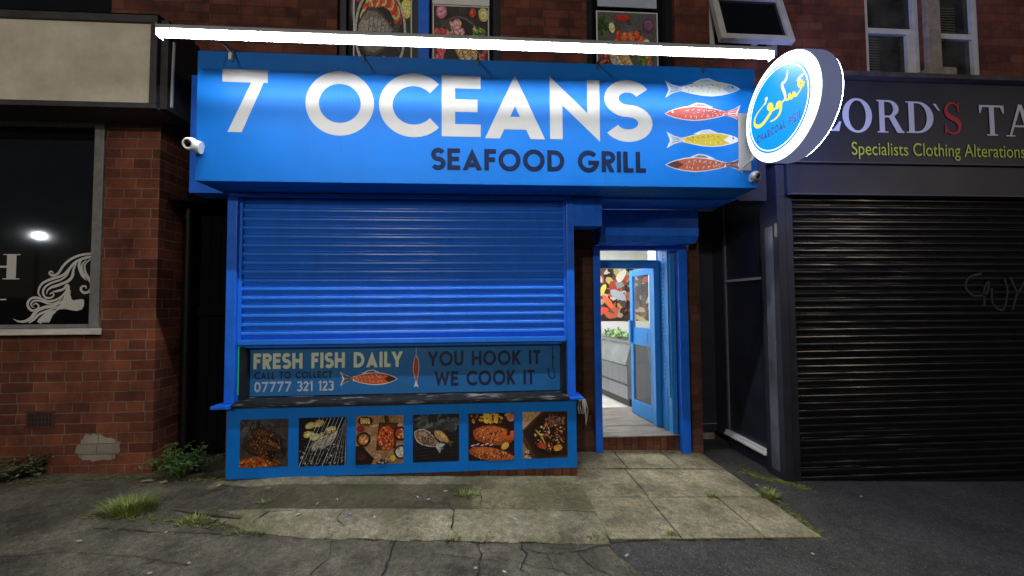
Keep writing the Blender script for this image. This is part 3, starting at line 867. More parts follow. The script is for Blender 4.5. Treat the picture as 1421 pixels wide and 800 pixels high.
mb = MB(); slats(mb, -2.204, .767, 1.292, 2.574, 3.80, .0801, .020, .007)
rs = mb.build('roller_shutter', SHUT, shop)
mb = MB(); mb.box(-2.203, .766, 3.765, 3.815, 1.243, 1.290, 0, .006); mb.build('bottom_rail', SHUT, rs)
mb = MB(); mb.box(-2.2055, -2.18, 3.77, 3.79, 1.25, 2.57); mb.box(.745, .7665, 3.77, 3.79, 1.25, 2.57); mb.build('guide_rail', SHUT, rs)
# window recess below the shutter
mb = MB()
mb.box(-2.20, -2.15, 3.80, 3.90, .76, 1.242); mb.box(.72, .765, 3.80, 3.90, .76, 1.242); mb.box(-2.149, .719, 3.82, 3.90, 1.215, 1.242); mb.box(-2.149, .719, 3.885, 3.90, .76, 1.214)
mb.build('window_recess', BLACK, shop)
mb = MB(); mb.prism([(3.69, .716), (3.69, .738), (3.80, .757), (3.90, .760), (3.90, .716)], -2.198, .766)
mb.prism([(3.715, .700), (3.715, .7145), (3.90, .7145), (3.90, .700)], -2.198, .766)
mb.build('sill', SILLW, shop)
for nd in SILLW.node_tree.nodes:
    if nd.type == 'VALTORGB': nd.color_ramp.elements[0].position, nd.color_ramp.elements[1].position = .56, .66
mb = MB(); mb.box(-2.204, -2.2005, 3.785, 3.795, .80, 1.235)
mb.build('light_strip', emit('green_led', (.03, .6, .25), .35), shop)
# riser wall of brick
mb = MB(); mb.box(-2.285, .848, 3.765, 3.95, -.2, .700); mb.build('riser_wall', BR_S, shop)
# left end box of the shutter housing over the porch
mb = MB()
mb.prism([(3.75, 2.33), (3.75, 2.60), (4.10, 2.60), (4.10, 2.36)], .842, 1.115); mb.build('shutter_housing', TRIM, shop)
mb = MB(); mb.prism([(4.205, 2.32), (4.205, 2.598), (4.44, 2.598), (4.44, 2.25), (4.27, 2.25)], 1.235, 2.315); mb.build('door_shutter_housing', TRIM, shop)
p = Paint((0, 3.75, 0)); aa = at(800, 288, 3.75); bb = at(817, 289, 3.75); p.stroke([(aa.x, aa.z), (bb.x, bb.z)], .012, (14, 18, 60)); 
# porch walls
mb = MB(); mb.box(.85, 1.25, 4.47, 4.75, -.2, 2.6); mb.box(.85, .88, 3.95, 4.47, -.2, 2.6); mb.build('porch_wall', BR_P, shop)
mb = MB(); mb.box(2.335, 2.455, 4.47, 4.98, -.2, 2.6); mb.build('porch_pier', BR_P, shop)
mb = MB(); mb.box(2.335, 2.64, 4.99, 5.2, -.3, .02, 0, .02); mb.box(2.645, 2.895, 4.985, 5.2, -.3, .0, 0, .02); mb.build('stone_footing', STONE, shop)
mb = MB()
mb.box(1.215, 1.295, 4.44, 4.52, zg(1.25)-.01, 2.249, 0, .006)
mb.box(2.20, 2.30, 4.44, 4.52, zg(2.25)-.01, 2.249, 0, .006)
mb.box(1.296, 2.199, 4.445, 4.52, 2.195, 2.248, 0, .004)
mb.build('door_surround', TRIM, shop)
g = MB(); g.box(2.135, 2.198, 4.53, 4.85, .06, 2.24, 0, .004)
g.box(2.120, 2.134, 4.56, 4.60, .5, 2.2); 
gd = g.build('shutter_guide', DOORB, shop)
g = MB()
for i in range(30):
    z = .72+i*.05
    g.lathe((2.1345, 4.705, z), (-1, 0, 0), [(0, .011), (.006, .009), (.008, .003)], 8)
g.build('rivets', mat('rivet_pale', (.25, .45, .75), .4, var=.1), gd)
g = MB(); g.box(2.128, 2.1345, 4.64, 4.78, .10, .62, 0, .002); g.build('kick_plate', DOORB, gd)
mb = MB(); mb.box(1.297, 2.199, 4.53, 4.62, -.2, .085); mb.build('step', BR_S, shop)
mb = MB(); mb.box(1.297, 2.199, 4.50, 5.75, .087, .10, 0, .003); mb.build('threshold', WOODF, shop)
mb = MB(); mb.box(1.297, 2.13, 4.80, 4.87, 2.02, 2.115, 0, .005); mb.box(1.297, 1.34, 4.80, 4.87, .10, 2.019, 0, .004); mb.box(2.06, 2.13, 4.80, 4.87, .101, 2.019, 0, .004)
df = mb.build('door_frame', DOORB, shop)
mb = MB(); mb.box(1.30, 2.10, 4.805, 4.815, 2.116, 2.122); mb.build('light_strip', MC['green_led'], shop)
# door leaf, swung inwards
o = Vector((2.095, 4.90, .11)); e = Vector((2.02, 5.46, .11)); u = (e-o); Wd = u.length; u.normalize()
n_ = Vector((u.y, -u.x, 0))
X = Matrix(((u.x, n_.x, 0, o.x), (u.y, n_.y, 0, o.y), (0, 0, 1, o.z), (0, 0, 0, 1)))
H_ = 1.93
f = MB(); f.x = X
f.box(0, .06, -.022, .022, 0, H_, 0, .004); f.box(Wd-.075, Wd, -.022, .022, 0, H_, 0, .004)
f.box(.061, Wd-.076, -.022, .022, 0, .19, 0, .004); f.box(.061, Wd-.076, -.022, .022, H_-.085, H_, 0, .004); f.box(.061, Wd-.076, -.022, .022, .93, 1.16, 0, .004)
dl = f.build('door', DOORB, shop); dl['label'] = 'glazed blue door standing open into the bright shop'
f = MB(); f.x = X
f.box(.061, Wd-.076, -.004, .004, 1.161, H_-.086)
f.build('glass', CLEAR, dl)
GLT = mat('dark_reflection_glass', (.30, .32, .34), .05, var=.1); GLT.node_tree.nodes['Principled BSDF'].inputs['Transmission Weight'].default_value = .7; GLT.node_tree.nodes['Principled BSDF'].inputs['IOR'].default_value = 1.15  # lower pane tinted dark in place of its dark reflection
f = MB(); f.x = X; f.box(.061, Wd-.076, -.004, .004, .191, .929)
f.build('glass', GLT, dl)
f = MB(); f.x = X; f.box(Wd-.07, Wd-.02, -.06, -.0225, .95, 1.25, 0, .008); f.box(.12, Wd-.12, -.027, -.0225, .97, 1.12, 0, .002); f.build('handle', DOORB, dl)
# the lit room
mb = MB()
mb.quad((.3, 7.6, .1), (4.6, 7.6, .1), (4.6, 7.6, 2.75), (.3, 7.6, 2.75))
mb.quad((.3, 4.9, .1), (.3, 7.6, .1), (.3, 7.6, 2.75), (.3, 4.9, 2.75))
mb.quad((4.6, 5.3, .1), (4.6, 7.6, .1), (4.6, 7.6, 2.75), (4.6, 5.3, 2.75))
mb.quad((2.2, 4.91, .1), (2.2, 5.3, .1), (2.2, 5.3, 2.75), (2.2, 4.91, 2.75)); mb.quad((2.2, 5.3, .1), (4.6, 5.3, .1), (4.6, 5.3, 2.75), (2.2, 5.3, 2.75))
wall(mb, .3, 2.2, .1, 2.75, 4.88, [(1.297, 2.13, .1, 2.6)], .02)
mb.build('room_wall', RWALL, shop)
mb = MB(); mb.quad((.3, 4.88, .095), (4.6, 4.88, .095), (4.6, 7.6, .095), (.3, 7.6, .095)); mb.build('room_floor', TILE, shop)
mb = MB(); mb.quad((.3, 4.75, 2.75), (4.6, 4.75, 2.75), (4.6, 7.6, 2.75), (.3, 7.6, 2.75)); mb.build('room_ceiling', RWALL, shop)
mb = MB(); mb.box(1.297, 2.199, 4.52, 4.88, 2.26, 2.30); mb.build('lintel', TRIM, shop)
cl = thing('ceiling_light', (1.6, 6.0, 2.7), 'lit ceiling panel inside the bright shop behind the open door', 'light')
mb = MB(); mb.box(.75, 2.05, 5.3, 6.7, 2.71, 2.73); mb.build('diffuser', emit('room_light', (1, .98, .94), ROOM_L), cl)
mb = MB(); mb.box(.70, 2.10, 5.25, 6.75, 2.731, 2.748); mb.build('frame', WHITE, cl)
# food mural
mu = Paint((0, 7.597, 0)); r = random.Random(9)
z0, z1 = 1.25, 2.38
mu.poly([(1.6, z0), (4.2, z0), (4.2, z1), (1.6, z1)], (52, 42, 38))
pal = [(196, 96, 72), (206, 140, 104), (196, 182, 110), (205, 200, 190), (150, 156, 160), (96, 80, 66), (176, 74, 58), (206, 170, 134), (70, 60, 56), (60, 52, 50), (88, 78, 70), (180, 156, 128)]
for i in range(260):
    mu.blob(r.uniform(1.62, 4.15), r.uniform(z0+.05, z1-.05), r.uniform(.05, .16), r.uniform(.03, .075), r.choice(pal), 12, .2, r.uniform(0, PI), r)
mu.blob(2.55, 1.75, .17, .08, (178, 186, 196), 16, .08, -.5, r); mu.blob(2.35, 1.62, .16, .055, (232, 112, 72), 16, .08, -.9, r); mu.blob(2.25, 1.85, .13, .05, (228, 208, 90), 14, .1, 1.1, r)
mu.blob(2.62, 2.12, .14, .07, (240, 232, 216), 14, .15, .9, r); mu.blob(2.25, 1.45, .12, .06, (224, 84, 56), 14, .1, .2, r)
muo = mu.build('wall_mural', None)
tag(muo, 'large seafood picture on the bright wall seen through the open doorway', 'mural')
# chilled counter and salad
ct = thing('display_counter', (1.95, 6.2, .1), 'stainless steel display counter with a grey glass front seen through the doorway', 'counter')
A = Vector((1.72, 7.35, .1)); B = Vector((2.02, 5.75, .1)); u = (B-A); Ld = u.length; u.normalize(); n_ = Vector((u.y, -u.x, 0))
X = Matrix(((u.x, n_.x, 0, A.x), (u.y, n_.y, 0, A.y), (0, 0, 1, A.z), (0, 0, 0, 1)))
f = MB(); f.x = X; f.box(0, Ld, -.45, -.03, .10, .60, 0, .01); f.build('body', STEEL, ct)
f = MB(); f.x = X; f.add([(0, 0, .60), (Ld, 0, .60), (Ld, -.1, .90), (0, -.1, .90)], [(0, 1, 2, 3)]); f.add([(Ld, 0, .60), (Ld, -.4, .60), (Ld, -.35, .90), (Ld, -.1, .90)], [(0, 1, 2, 3)]); f.build('glass_front', mat('counter_glass', (.22, .24, .25), .12, var=.3, scale=3, metal=.4), ct)
f = MB(); f.x = X; f.box(-.02, Ld+.02, -.42, -.07, .902, .945, 0, .008); f.build('top', STEEL, ct)
f = MB(); f.x = X; f.box(0, Ld, -.42, -.06, .0, .098); f.build('plinth', BLACK, ct)
f = MB(); f.x = X; f.box(-.02, Ld, -.028, -.005, .58, .60); f.box(-.02, Ld, -.028, -.005, .30, .315); f.build('trim', DGREY, ct)
sg = MB(); r = random.Random(3)
for i in range(160):
    c = X @ Vector((r.uniform(.7, Ld-.1), r.uniform(-.36, -.12), .95+r.uniform(0, .13)))
    a1, a2 = r.uniform(0, 2*PI), r.uniform(-.6, .9); L = r.uniform(.03, .06)
    d = Vector((math.cos(a1)*math.cos(a2), math.sin(a1)*math.cos(a2), math.sin(a2)))*L
    s_ = d.cross(Vector((0, 0, 1))).normalized()*L*.4
    sg.add([c-d, c+s_, c+d, c-s_], [(0, 1, 2, 3)], r.randint(0, 1))
tag(sg.build('salad_greens', [mat('lettuce', (.14, .32, .05), .5, var=.3), mat('herb', (.06, .2, .04), .5, var=.3)]), 'heap of fresh green leaves on the steel counter inside the shop', 'vegetables')

# ================================================================== MAIN SIGN
YS = 3.43
sign = thing('shop_sign', (.05, YS, 2.62), 'long bright blue box sign with big white letters and four painted fish above the shutter', 'sign')
mb = MB(); mb.box(-2.363, 2.451, YS, 3.781, 2.620, 3.712, 0, .004)
mb.build('sign_box', BLUE, sign)
mb = MB()
for x in (-.05, 1.05, -1.2): mb.box(x-.0015, x+.0015, YS-.0012, YS+.01, 2.63, 3.70)
mb.build('panel_seam', mat('seam_blue', (.004, .11, .42), .5), sign)
SGN = mat('sign_white', (.45, .45, .445), .55, var=.03, spec=.3)
NVY = mat('sign_navy', (.002, .012, .055), .5, var=.08, spec=.15)
NV2 = mat('sign_navy_edge', (.001, .006, .03), .5, var=.08, spec=.15)
def box_of(pl, pr, ptop, pbot, y):
    a = at((pl+pr)/2, pbot, y); b = at((pl+pr)/2, ptop, y)
    return at(pl, (ptop+pbot)/2, y).x, at(pr, (ptop+pbot)/2, y).x, a.z, b.z
def fit(p, ch, pl, pr, ptop, pbot, y, w, c):
    x0, x1, z0, z1 = box_of(pl, pr, ptop, pbot, y)
    W = glyph(ch, w)[0]
    put(p, ch, x0, z0, (x1-x0)/W, z1-z0, w, c)
p = Paint((0, YS, 0))
for ch, l_, r_, t_, b_ in (('7', 308, 373, 97, 184), ('O', 424, 519, 101, 187), ('C', 526, 604, 104, 189), ('E', 613, 667, 106, 190), ('A', 673, 756, 107, 193), ('N', 763, 832, 111, 194), ('S', 841, 901, 113, 196)):
    p = Paint((0, YS, 0)); fit(p, ch, l_, r_, t_, b_, YS, .205, SGN); p.build('letter', sign)
p = Paint((0, YS, 0))
def line(p, s, pl, pr, tl, bl, y, w, c, gap=.14):
    x0, x1 = at(pl, (tl+bl)/2, y).x, at(pr, (tl+bl)/2, y).x
    text(p, s, x0, x1, at((pl+pr)/2, bl, y).z, at((pl+pr)/2, tl, y).z, w, c, gap)
line(p, 'SEAFOOD GRILL', 599, 896, 208.5, 238, YS, .215, NV2, .12)
line(p, 'SEAFOOD GRILL', 600, 895, 210, 236.5, YS, .15, NVY, .17)
p.build('tagline', sign)
def fish(p, pl, pr, pt, pb, y, body, head, tail, flip, outline, dark, seed, dots=True):
    """side view; local s runs 0 (nose) - 1 (tail tip), t -1..1"""
    xa, za = at(pl, (pt+pb)/2, y).x, at(pl, (pt+pb)/2, y).z
    xb, zb = at(pr, (pt+pb)/2, y).x, at(pr, (pt+pb)/2, y).z
    H2 = (at(pl, pt, y).z-at(pl, pb, y).z)/2
    r = random.Random(seed)
    def T(s_, t):
        k = (1-s_) if flip else s_
        return (xa+(xb-xa)*k, za+(zb-za)*k+t*H2-.0*H2)
    prof = [(0, 0), (.06, .26), (.14, .48), (.25, .68), (.38, .78), (.52, .70), (.65, .50), (.76, .28), (.80, .22)]
    top = prof; bot = [(s_, -.95*t) for s_, t in prof]
    o = 1.0
    tl = [(.80, .24), (.90, .42), (1.0, .85), (.965, .2), (.955, -.1), (.975, -.4), (1.0, -.85), (.90, -.42), (.80, -.24)]
    sil = top+tl[1:-1]+bot[::-1]
    def inset(pts, k, m=.0):
        cx, cy = .42, 0
        return [((s_-cx)*k[0]+cx, t*k[1]) for s_, t in pts]
    p.poly([T(s_*1.0, t) for s_, t in sil], outline)
    p.poly([T(*q) for q in ((.30, .70), (.42, 1.08), (.52, 1.0), (.64, .62), (.56, .55), (.40, .70))], outline)
    p.poly([T(*q) for q in ((.36, .74), (.43, .96), (.51, .90), (.56, .68), (.44, .72))], tail)
    p.poly([T(*q) for q in inset(top+bot[::-1][1:], (.965, .86))], body)
    hd = [(s_, t) for s_, t in inset(top, (.965, .86)) if s_ < .21]; hb = [(s_, t) for s_, t in inset(bot, (.965, .86)) if s_ < .21]
    p.poly([T(*q) for q in hd+[(.235, 0)]+hb[::-1][:-1]], head)
    p.quads([[T(*q) for q in qq] for qq in ([(.775, .20), (.89, .34), (.93, .05), (.78, 0)], [(.775, -.20), (.89, -.34), (.93, -.05), (.78, 0)], [(.89, .34), (.975, .68), (.94, .2), (.93, .05)], [(.89, -.34), (.975, -.68), (.94, -.2), (.93, -.05)])], tail)
    p.blob(*T(.105, .16), H2*.10, H2*.10, dark, 10, 0); 
    for i in range(7):
        s_ = .27+.07*i; hh = .72-.07*i if i else .5
        p.stroke([T(s_, -hh*.72), T(s_+.01, -hh*.38)], H2*.05, outline if dark != outline else dark)
        p.stroke([T(s_+.02, hh*.50), T(s_+.045, hh*.76)], H2*.05, outline if dots == 'w' else dark)
    for i in range(26):
        s_ = r.uniform(.27, .74); t = r.uniform(-.5, .5)*(1-abs(s_-.4)*1.4)
        p.blob(*T(s_, t), H2*.05, H2*.035, dark if dots is True else outline, 6, 0)
    for i in range(3): p.stroke([T(.83, .10-.1*i), T(.93, .28-.28*i)], H2*.04, dark)
for nm, (pl, pr, pt, pb), body, head, tail, flip, ol, dk, dots, lab in (
    ('white', (923, 1027, 110, 138), (188, 193, 190), (132, 156, 188), (152, 174, 198), True, (196, 202, 208), (30, 40, 80), True, 'white painted fish facing right, topmost'),
    ('red', (922, 1028, 144, 172), (178, 70, 68), (178, 70, 68), (186, 104, 108), False, (206, 198, 198), (240, 226, 226), 'w', 'red painted fish facing left'),
    ('yellow', (925, 1028, 181, 208), (186, 166, 36), (196, 200, 206), (170, 182, 198), True, (200, 204, 208), (40, 44, 80), True, 'yellow painted fish with white head'),
    ('orange', (923, 1031, 215, 243), (158, 82, 54), (80, 42, 36), (112, 86, 94), False, (186, 196, 210), (40, 26, 30), 'w', 'orange brown painted fish, lowest')):
    p = Paint((0, YS, 0)); fish(p, pl, pr, pt, pb, YS, body, head, tail, flip, ol, dk, len(nm), dots)
    p.build('painted_fish', sign)['label'] = lab

# light bar on arms
YB, ZB = 3.02, 3.575
bar = thing('light_bar', (0, YB, ZB), 'long glowing white strip light held on arms above the blue sign', 'light')
x0, x1 = -2.345, 2.30
mb = MB()
TL = R(42); ct_, st_ = math.cos(TL), math.sin(TL)
prof = [(YB+a*ct_-b*st_, ZB+.004-a*st_-b*ct_) for a, b in [(-.019+.038*i/8, .004*math.sin(PI*i/8)) for i in range(9)]]
mb.sheet(prof, x0+.004, x1-.004)
mb.build('diffuser', emit('led_white', (.96, .98, 1.0), LED_L), bar)
mb = MB(); mb.prism([(YB-.0325, ZB+.020), (YB-.036, ZB+.020), (YB-.036, ZB+.045), (YB-.02, ZB+.06), (YB+.02, ZB+.06), (YB+.036, ZB+.045), (YB+.036, ZB-.0088), (YB+.0325, ZB-.0088), (YB+.0325, ZB+.040), (YB-.0325, ZB+.040)], x0, x1)
mb.box(x0-.006, x0-.0005, YB-.036, YB+.036, ZB-.033, ZB+.06); mb.box(x1+.0005, x1+.006, YB-.036, YB+.036, ZB-.033, ZB+.06)
mb.build('housing', GREY, bar)
for px in (325, 505, 663, 829, 975):
    x = at(px, 85, YS).x
    mb = MB(); mb.tube([(x, YS+.05, 3.72), (x, YS-.01, 3.728), (x, YS-.06, 3.70), (x+.02, YB+.02, ZB+.058)], .006, 6); mb.box(x-.014, x+.014, YS-.008, YS+.06, 3.714, 3.722, 0)
    mb.box(x-.01, x+.01, YS-.006, YS-.001, 3.66, 3.716)
    mb.build('arm', DGREY, bar)
mb = MB(); x = at(322, 85, YS).x; mb.box(x-.015, x+.012, YS-.03, YS-.002, 3.63, 3.69, 0, .006); mb.tube([(x, YS-.016, 3.69), (x-.03, YS-.1, 3.73), (x-.12, YB+.03, ZB+.05)], .004, 6)
mb.build('cable_plug', CAMW, bar)

# projecting round sign
XD, YD, ZD, RD = 2.312, 2.962, 3.112, .408
rs_ = thing('projecting_sign', (XD+.09, YD, ZD), 'round lit blue and white drum sign sticking out beside the long sign', 'sign')
mb = MB(); TH = .155
mb.lathe((XD+.004, YD, ZD), (1, 0, 0), [(0, RD-.006), (.006, RD), (TH-.012, RD), (TH-.006, RD-.006)], 64)
mb.build('drum', emit('drum_added_glow', (.42, .48, .85), .20), rs_)  # drum sides give no light; faint glow added for their blue-grey tone
def disc_ring(mb, x, r0, r1, n=72):
    V = [(x, YD+r*math.cos(2*PI*k/n), ZD+r*math.sin(2*PI*k/n)) for r in (r0, r1) for k in range(n)]
    mb.add(V, [(k, (k+1) % n, n+(k+1) % n, n+k) for k in range(n)])
def disc(mb, x, r, n=72): mb.add([(x, YD+r*math.cos(2*PI*k/n), ZD+r*math.sin(2*PI*k/n)) for k in range(n)], [tuple(range(n))])
EW = emit('sign_glow_white', (.90, .96, 1.0), DISC_L)
EB = emit('sign_glow_blue', (.0, .29, .88), 1.0)
mb = MB(); disc_ring(mb, XD, RD*.80, RD*.985); mb.build('lit_ring', EW, rs_)
mb = MB(); mb.lathe((XD-.022, YD, ZD), (1, 0, 0), [(.0005, RD*.815), (.0215, RD*.815)], 72); mb.build('face_edge', EW, rs_)
mb = MB(); disc(mb, XD-.0222, RD*.8155); mb.build('lit_face', EB, rs_)
mb = MB(); disc_ring(mb, XD-.0226, RD*.755, RD*.772); mb.build('face_line', EW, rs_)
mb = MB(); disc(mb, XD+TH+.0005, RD*.82); mb.build('lit_back', emit('sign_back_blue', (.14, .22, 1.0), 22.0), rs_)
mb = MB(); disc_ring(mb, XD+TH+.002, RD*.80, RD*.985); mb.build('back_ring', emit('sign_back_white', (.55, .62, 1.0), 30.0), rs_)
XF = XD-.0222
p = Paint((XF, YD, ZD), (0, -1, 0), (0, 0, 1), (-1, 0, 0), lift=.001)
def pd(x, y):
    v = ax(1010+x/4, 50+y/4, XF); return (YD-v.y, v.z-ZD)
YE = emit('script_yellow', (.85, .78, .09), .95); WE = emit('script_white', (.92, .95, .92), 1.0)
def scr(pts, w, c=YE, t=(.4, .3)):
    q = smooth([pd(*v) for v in pts], 6); n = len(q)
    p.stroke(q, [w*.0022*min(1, t[0]+(1-t[0])*i/n/.2, t[1]+(1-t[1])*(1-i/n)/.3) for i in range(n)], c)
scr([(384, 250), (400, 232), (426, 208)], 9, WE)                              # stroke over the first letter
scr([(418, 262), (408, 250), (394, 258), (398, 276), (415, 278), (420, 262), (405, 295), (388, 325)], 11)
scr([(392, 318), (378, 332), (366, 318), (364, 332), (352, 344), (343, 328), (341, 344), (328, 356), (318, 345)], 12)
scr([(332, 190), (329, 225), (318, 252), (302, 268), (306, 292), (316, 318), (320, 345), (306, 366)], 11, WE, (.25, .5))
scr([(306, 366), (290, 385), (276, 398), (274, 380), (288, 370), (296, 384), (290, 425), (268, 458), (236, 477)], 12)
scr([(276, 398), (258, 408), (240, 412), (226, 398), (232, 382), (244, 388), (243, 415), (220, 455), (192, 492), (166, 504), (150, 492), (150, 465), (166, 430), (200, 385)], 14, YE, (.4, .15))
scr([(200, 385), (210, 372), (214, 362)], 7, WE)
p.blob(*pd(214, 351), .017, .017, WE, 10, 0)
p.build('script', rs_); p = Paint((XF, YD, ZD), (0, -1, 0), (0, 0, 1), (-1, 0, 0), lift=.001)
DK = mat('script_navy', (.004, .03, .12), .5)
a, b = pd(160, 583), pd(404, 415)
z = .5*(pd(160, 580)[1]+pd(404, 448)[1])
text(p, 'CHARCOAL FISH', pd(162, 560)[0], pd(402, 430)[0], pd(280, 532)[1], pd(280, 488)[1], .23, DK, .19)
p.build('lettering', rs_)
mb = MB()
A_ = at(1023, 157, YS); B_ = at(1041, 240, YS)
mb.box(2.275, 2.385, YS-.014, YS-.002, 2.775, 3.295, 0, .003)
mb.box(2.372, 2.382, 3.36, YS-.0145, 2.85, 3.25, 0, .002)
mb.tube([(2.30, YS-.012, 2.80), (2.36, 3.33, 2.86)], .008, 6, 0)
mb.build('bracket', GREY, rs_)

# cameras on the sign ends
def turret(pos, face, m, label, s=1.0):
    t = thing('security_camera', pos, label, 'camera')
    pos = Vector(pos); face = Vector(face).normalized()
    b = MB(); b.lathe(pos, (face*.4+Vector((.75, .5, -.05))).normalized(), [(-.035*s, .052*s), (.005*s, .055*s), (.04*s, .052*s)], 24); b.build('base', m, t)
    b = MB(); c = pos-Vector((.02, .03, -.008))*s
    pr = [(-.05*s, .025*s), (-.03*s, .048*s), (0, .057*s), (.03*s, .052*s), (.046*s, .044*s), (.046*s, .032*s), (.036*s, .030*s)]
    b.lathe(c, face, pr, 24); h = b.build('head', m, t)
    b = MB(); b.lathe(c+face*.036*s, face, [(0, .030*s), (.006*s, .026*s), (.011*s, .012*s), (.012*s, .003*s)], 20); b.build('lens', LENS, h)
a = at(273, 206, 3.42)
turret((a.x+.02, 3.385, a.z), (-.05, -.97, -.24), CAMW, 'white ball security camera at the left end of the blue sign', .95)
a = at(1045, 248, 3.40)
turret((a.x, 3.375, a.z), (.30, -.90, -.3), mat('camera_grey', (.22, .22, .25), .4), 'dark grey ball security camera under the round lit sign', .78)

# ================================================================== BANNER AND PICTURES
YN = 3.868
ban = thing('window_banner', (-.7, YN, .79), 'dark blue banner with pale lettering and two fish set below the shutter', 'banner')
mb = MB(); mb.box(-2.148, .718, YN, YN+.012, .768, 1.212, 0); mb.build('panel', mat('banner_blue', (.010, .13, .37), .4, var=.06), ban)
PALE = mat('banner_pale', (.62, .68, .50), .4, var=.04); GRW = mat('banner_grey', (.40, .43, .50), .4, var=.04); DKN = mat('banner_navy', (.008, .012, .045), .4, var=.1)
p = Paint((0, YN, 0)); line(p, 'FRESH FISH DAILY', 352, 558, 489.5, 511, YN, .235, PALE, .13); p.build('lettering', ban)
p = Paint((0, YN, 0)); line(p, '07777 321 123', 353, 463, 529.5, 543.5, YN, .19, GRW, .12); p.build('lettering', ban)
p = Paint((0, YN, 0)); line(p, 'CALL TO COLLECT', 353, 461, 516, 525.5, YN, .2, DKN, .16); p.build('lettering', ban)
p = Paint((0, YN, 0)); line(p, 'YOU HOOK IT', 594, 750, 487, 507, YN, .20, DKN, .13); p.build('lettering', ban)
p = Paint((0, YN, 0)); line(p, 'WE COOK IT', 603, 742, 514.5, 534.5, YN, .20, DKN, .13)
p.build('lettering', ban)
p = Paint((0, YN, 0)); fish(p, 472, 552, 514, 538, YN, (190, 84, 36), (70, 36, 30), (96, 92, 104), True, (206, 206, 206), (50, 26, 20), 8, 'w')
p.build('painted_fish', ban)['label'] = 'orange painted fish lying level'
# hanging fish: drawn level and turned upright
p = Paint((0, YN, 0))
class Turn(Paint):
    pass
c = at(577.5, 513, YN); tmp = Paint((0, 0, 0))
def fish_up(p, cx, zt, zb, hw, body):
    L = zt-zb
    def T(s_, t): return (cx+t*hw, zt-s_*L)
    prof = [(0, 0), (.06, .35), (.16, .7), (.32, .95), (.5, .9), (.66, .6), (.80, .25)]
    sil = prof+[(.9, .45), (1, .8), (.96, 0), (1, -.8), (.9, -.45)]+[(a_, -b_) for a_, b_ in prof[::-1]]
    p.poly([T(*q) for q in sil], (200, 200, 206)); p.poly([T(*q) for q in ((.3, -.9), (.4, -1.35), (.52, -1.1), (.55, -.8))], (170, 90, 80))
    ins = [(a_*.97+.02, b_*.78) for a_, b_ in prof]; p.poly([T(*q) for q in ins+[(a_, -b_) for a_, b_ in ins[::-1]][:-1]], body)
    for i in range(7): p.stroke([T(.25+.07*i, -.5), T(.27+.07*i, .4)], hw*.07, (224, 150, 120))
    p.blob(*T(.09, .1), hw*.14, hw*.14, (240, 240, 240), 8, 0)
    p.stroke([(cx, zt+.10), (cx, zt)], .005, (190, 190, 180))
fish_up(p, c.x, at(577, 492, YN).z, at(577, 538, YN).z, .030, (160, 60, 44))
p.build('painted_fish', ban)['label'] = 'red painted fish hanging from a line'
p = Paint((0, YN, 0))
hk = smooth([(at(x, y, YN).x, at(x, y, YN).z) for x, y in ((766.5, 478), (767, 496), (767.5, 512), (770, 520), (767, 525), (762, 522), (761, 515))], 6)
p.stroke(hk, .009, DKN); k = at(761, 514, YN); p.poly([(k.x-.008, k.z), (k.x+.012, k.z-.02), (k.x, k.z+.035)], DKN); k = at(767, 496, YN); p.blob(k.x, k.z, .016, .008, DKN, 10, 0)
p.build('fish_hook', ban)

brd = thing('picture_board', (-.7, 3.74, .08), 'blue board with six square food photographs under the window sill', 'sign board')
YP = 3.738
mb = MB(); mb.box(-2.262, .842, YP, 3.764, .083, .699, 0, .003); mb.build('board', BOARD, brd)
def photo_ink(rgb):
    k = 'photo_%02x%02x%02x' % tuple(int(v)//6*6 for v in rgb)
    if k in MC: return MC[k]
    c = lin(rgb)
    return mat(k, tuple(v*1.25 for v in c), .4, c2=tuple(v*.45 for v in c), scale=55, detail=6, spec=.3)
class Pic(Paint):
    def mi(s, c): return Paint.mi(s, c if isinstance(c, bpy.types.Material) else photo_ink(c))
    """drawn in 0..1 x 0..1, clipped by the frame of the print"""
    def setbox(s, x0, x1, z0, z1): s.b = (x0, x1, z0, z1); return s
    def P(s, q):
        x0, x1, z0, z1 = s.b
        u_, v_ = min(1, max(0, q[0])), min(1, max(0, q[1]))
        return Vector((x0+(x1-x0)*u_, s.o.y-s.h, z0+(z1-z0)*v_))
    def bg(s, c): return s.poly([(0, 0), (1, 0), (1, 1), (0, 1)], c)
class PicB(Pic):
    def mi(s, c): return Pic.mi(s, c if isinstance(c, bpy.types.Material) else tuple(min(250, v*1.22) for v in c))
def flecks(p, r, n, x, y, rx, ry, pal, lo=.008, hi=.03, rot=None):
    for i in range(n):
        a = r.uniform(0, 2*PI); q = math.sqrt(r.random())
        p.blob(x+rx*q*math.cos(a), y+ry*q*math.sin(a), r.uniform(lo, hi), r.uniform(lo, hi)*.6, r.choice(pal), 6, .2, r.uniform(0, PI) if rot is None else rot, r)
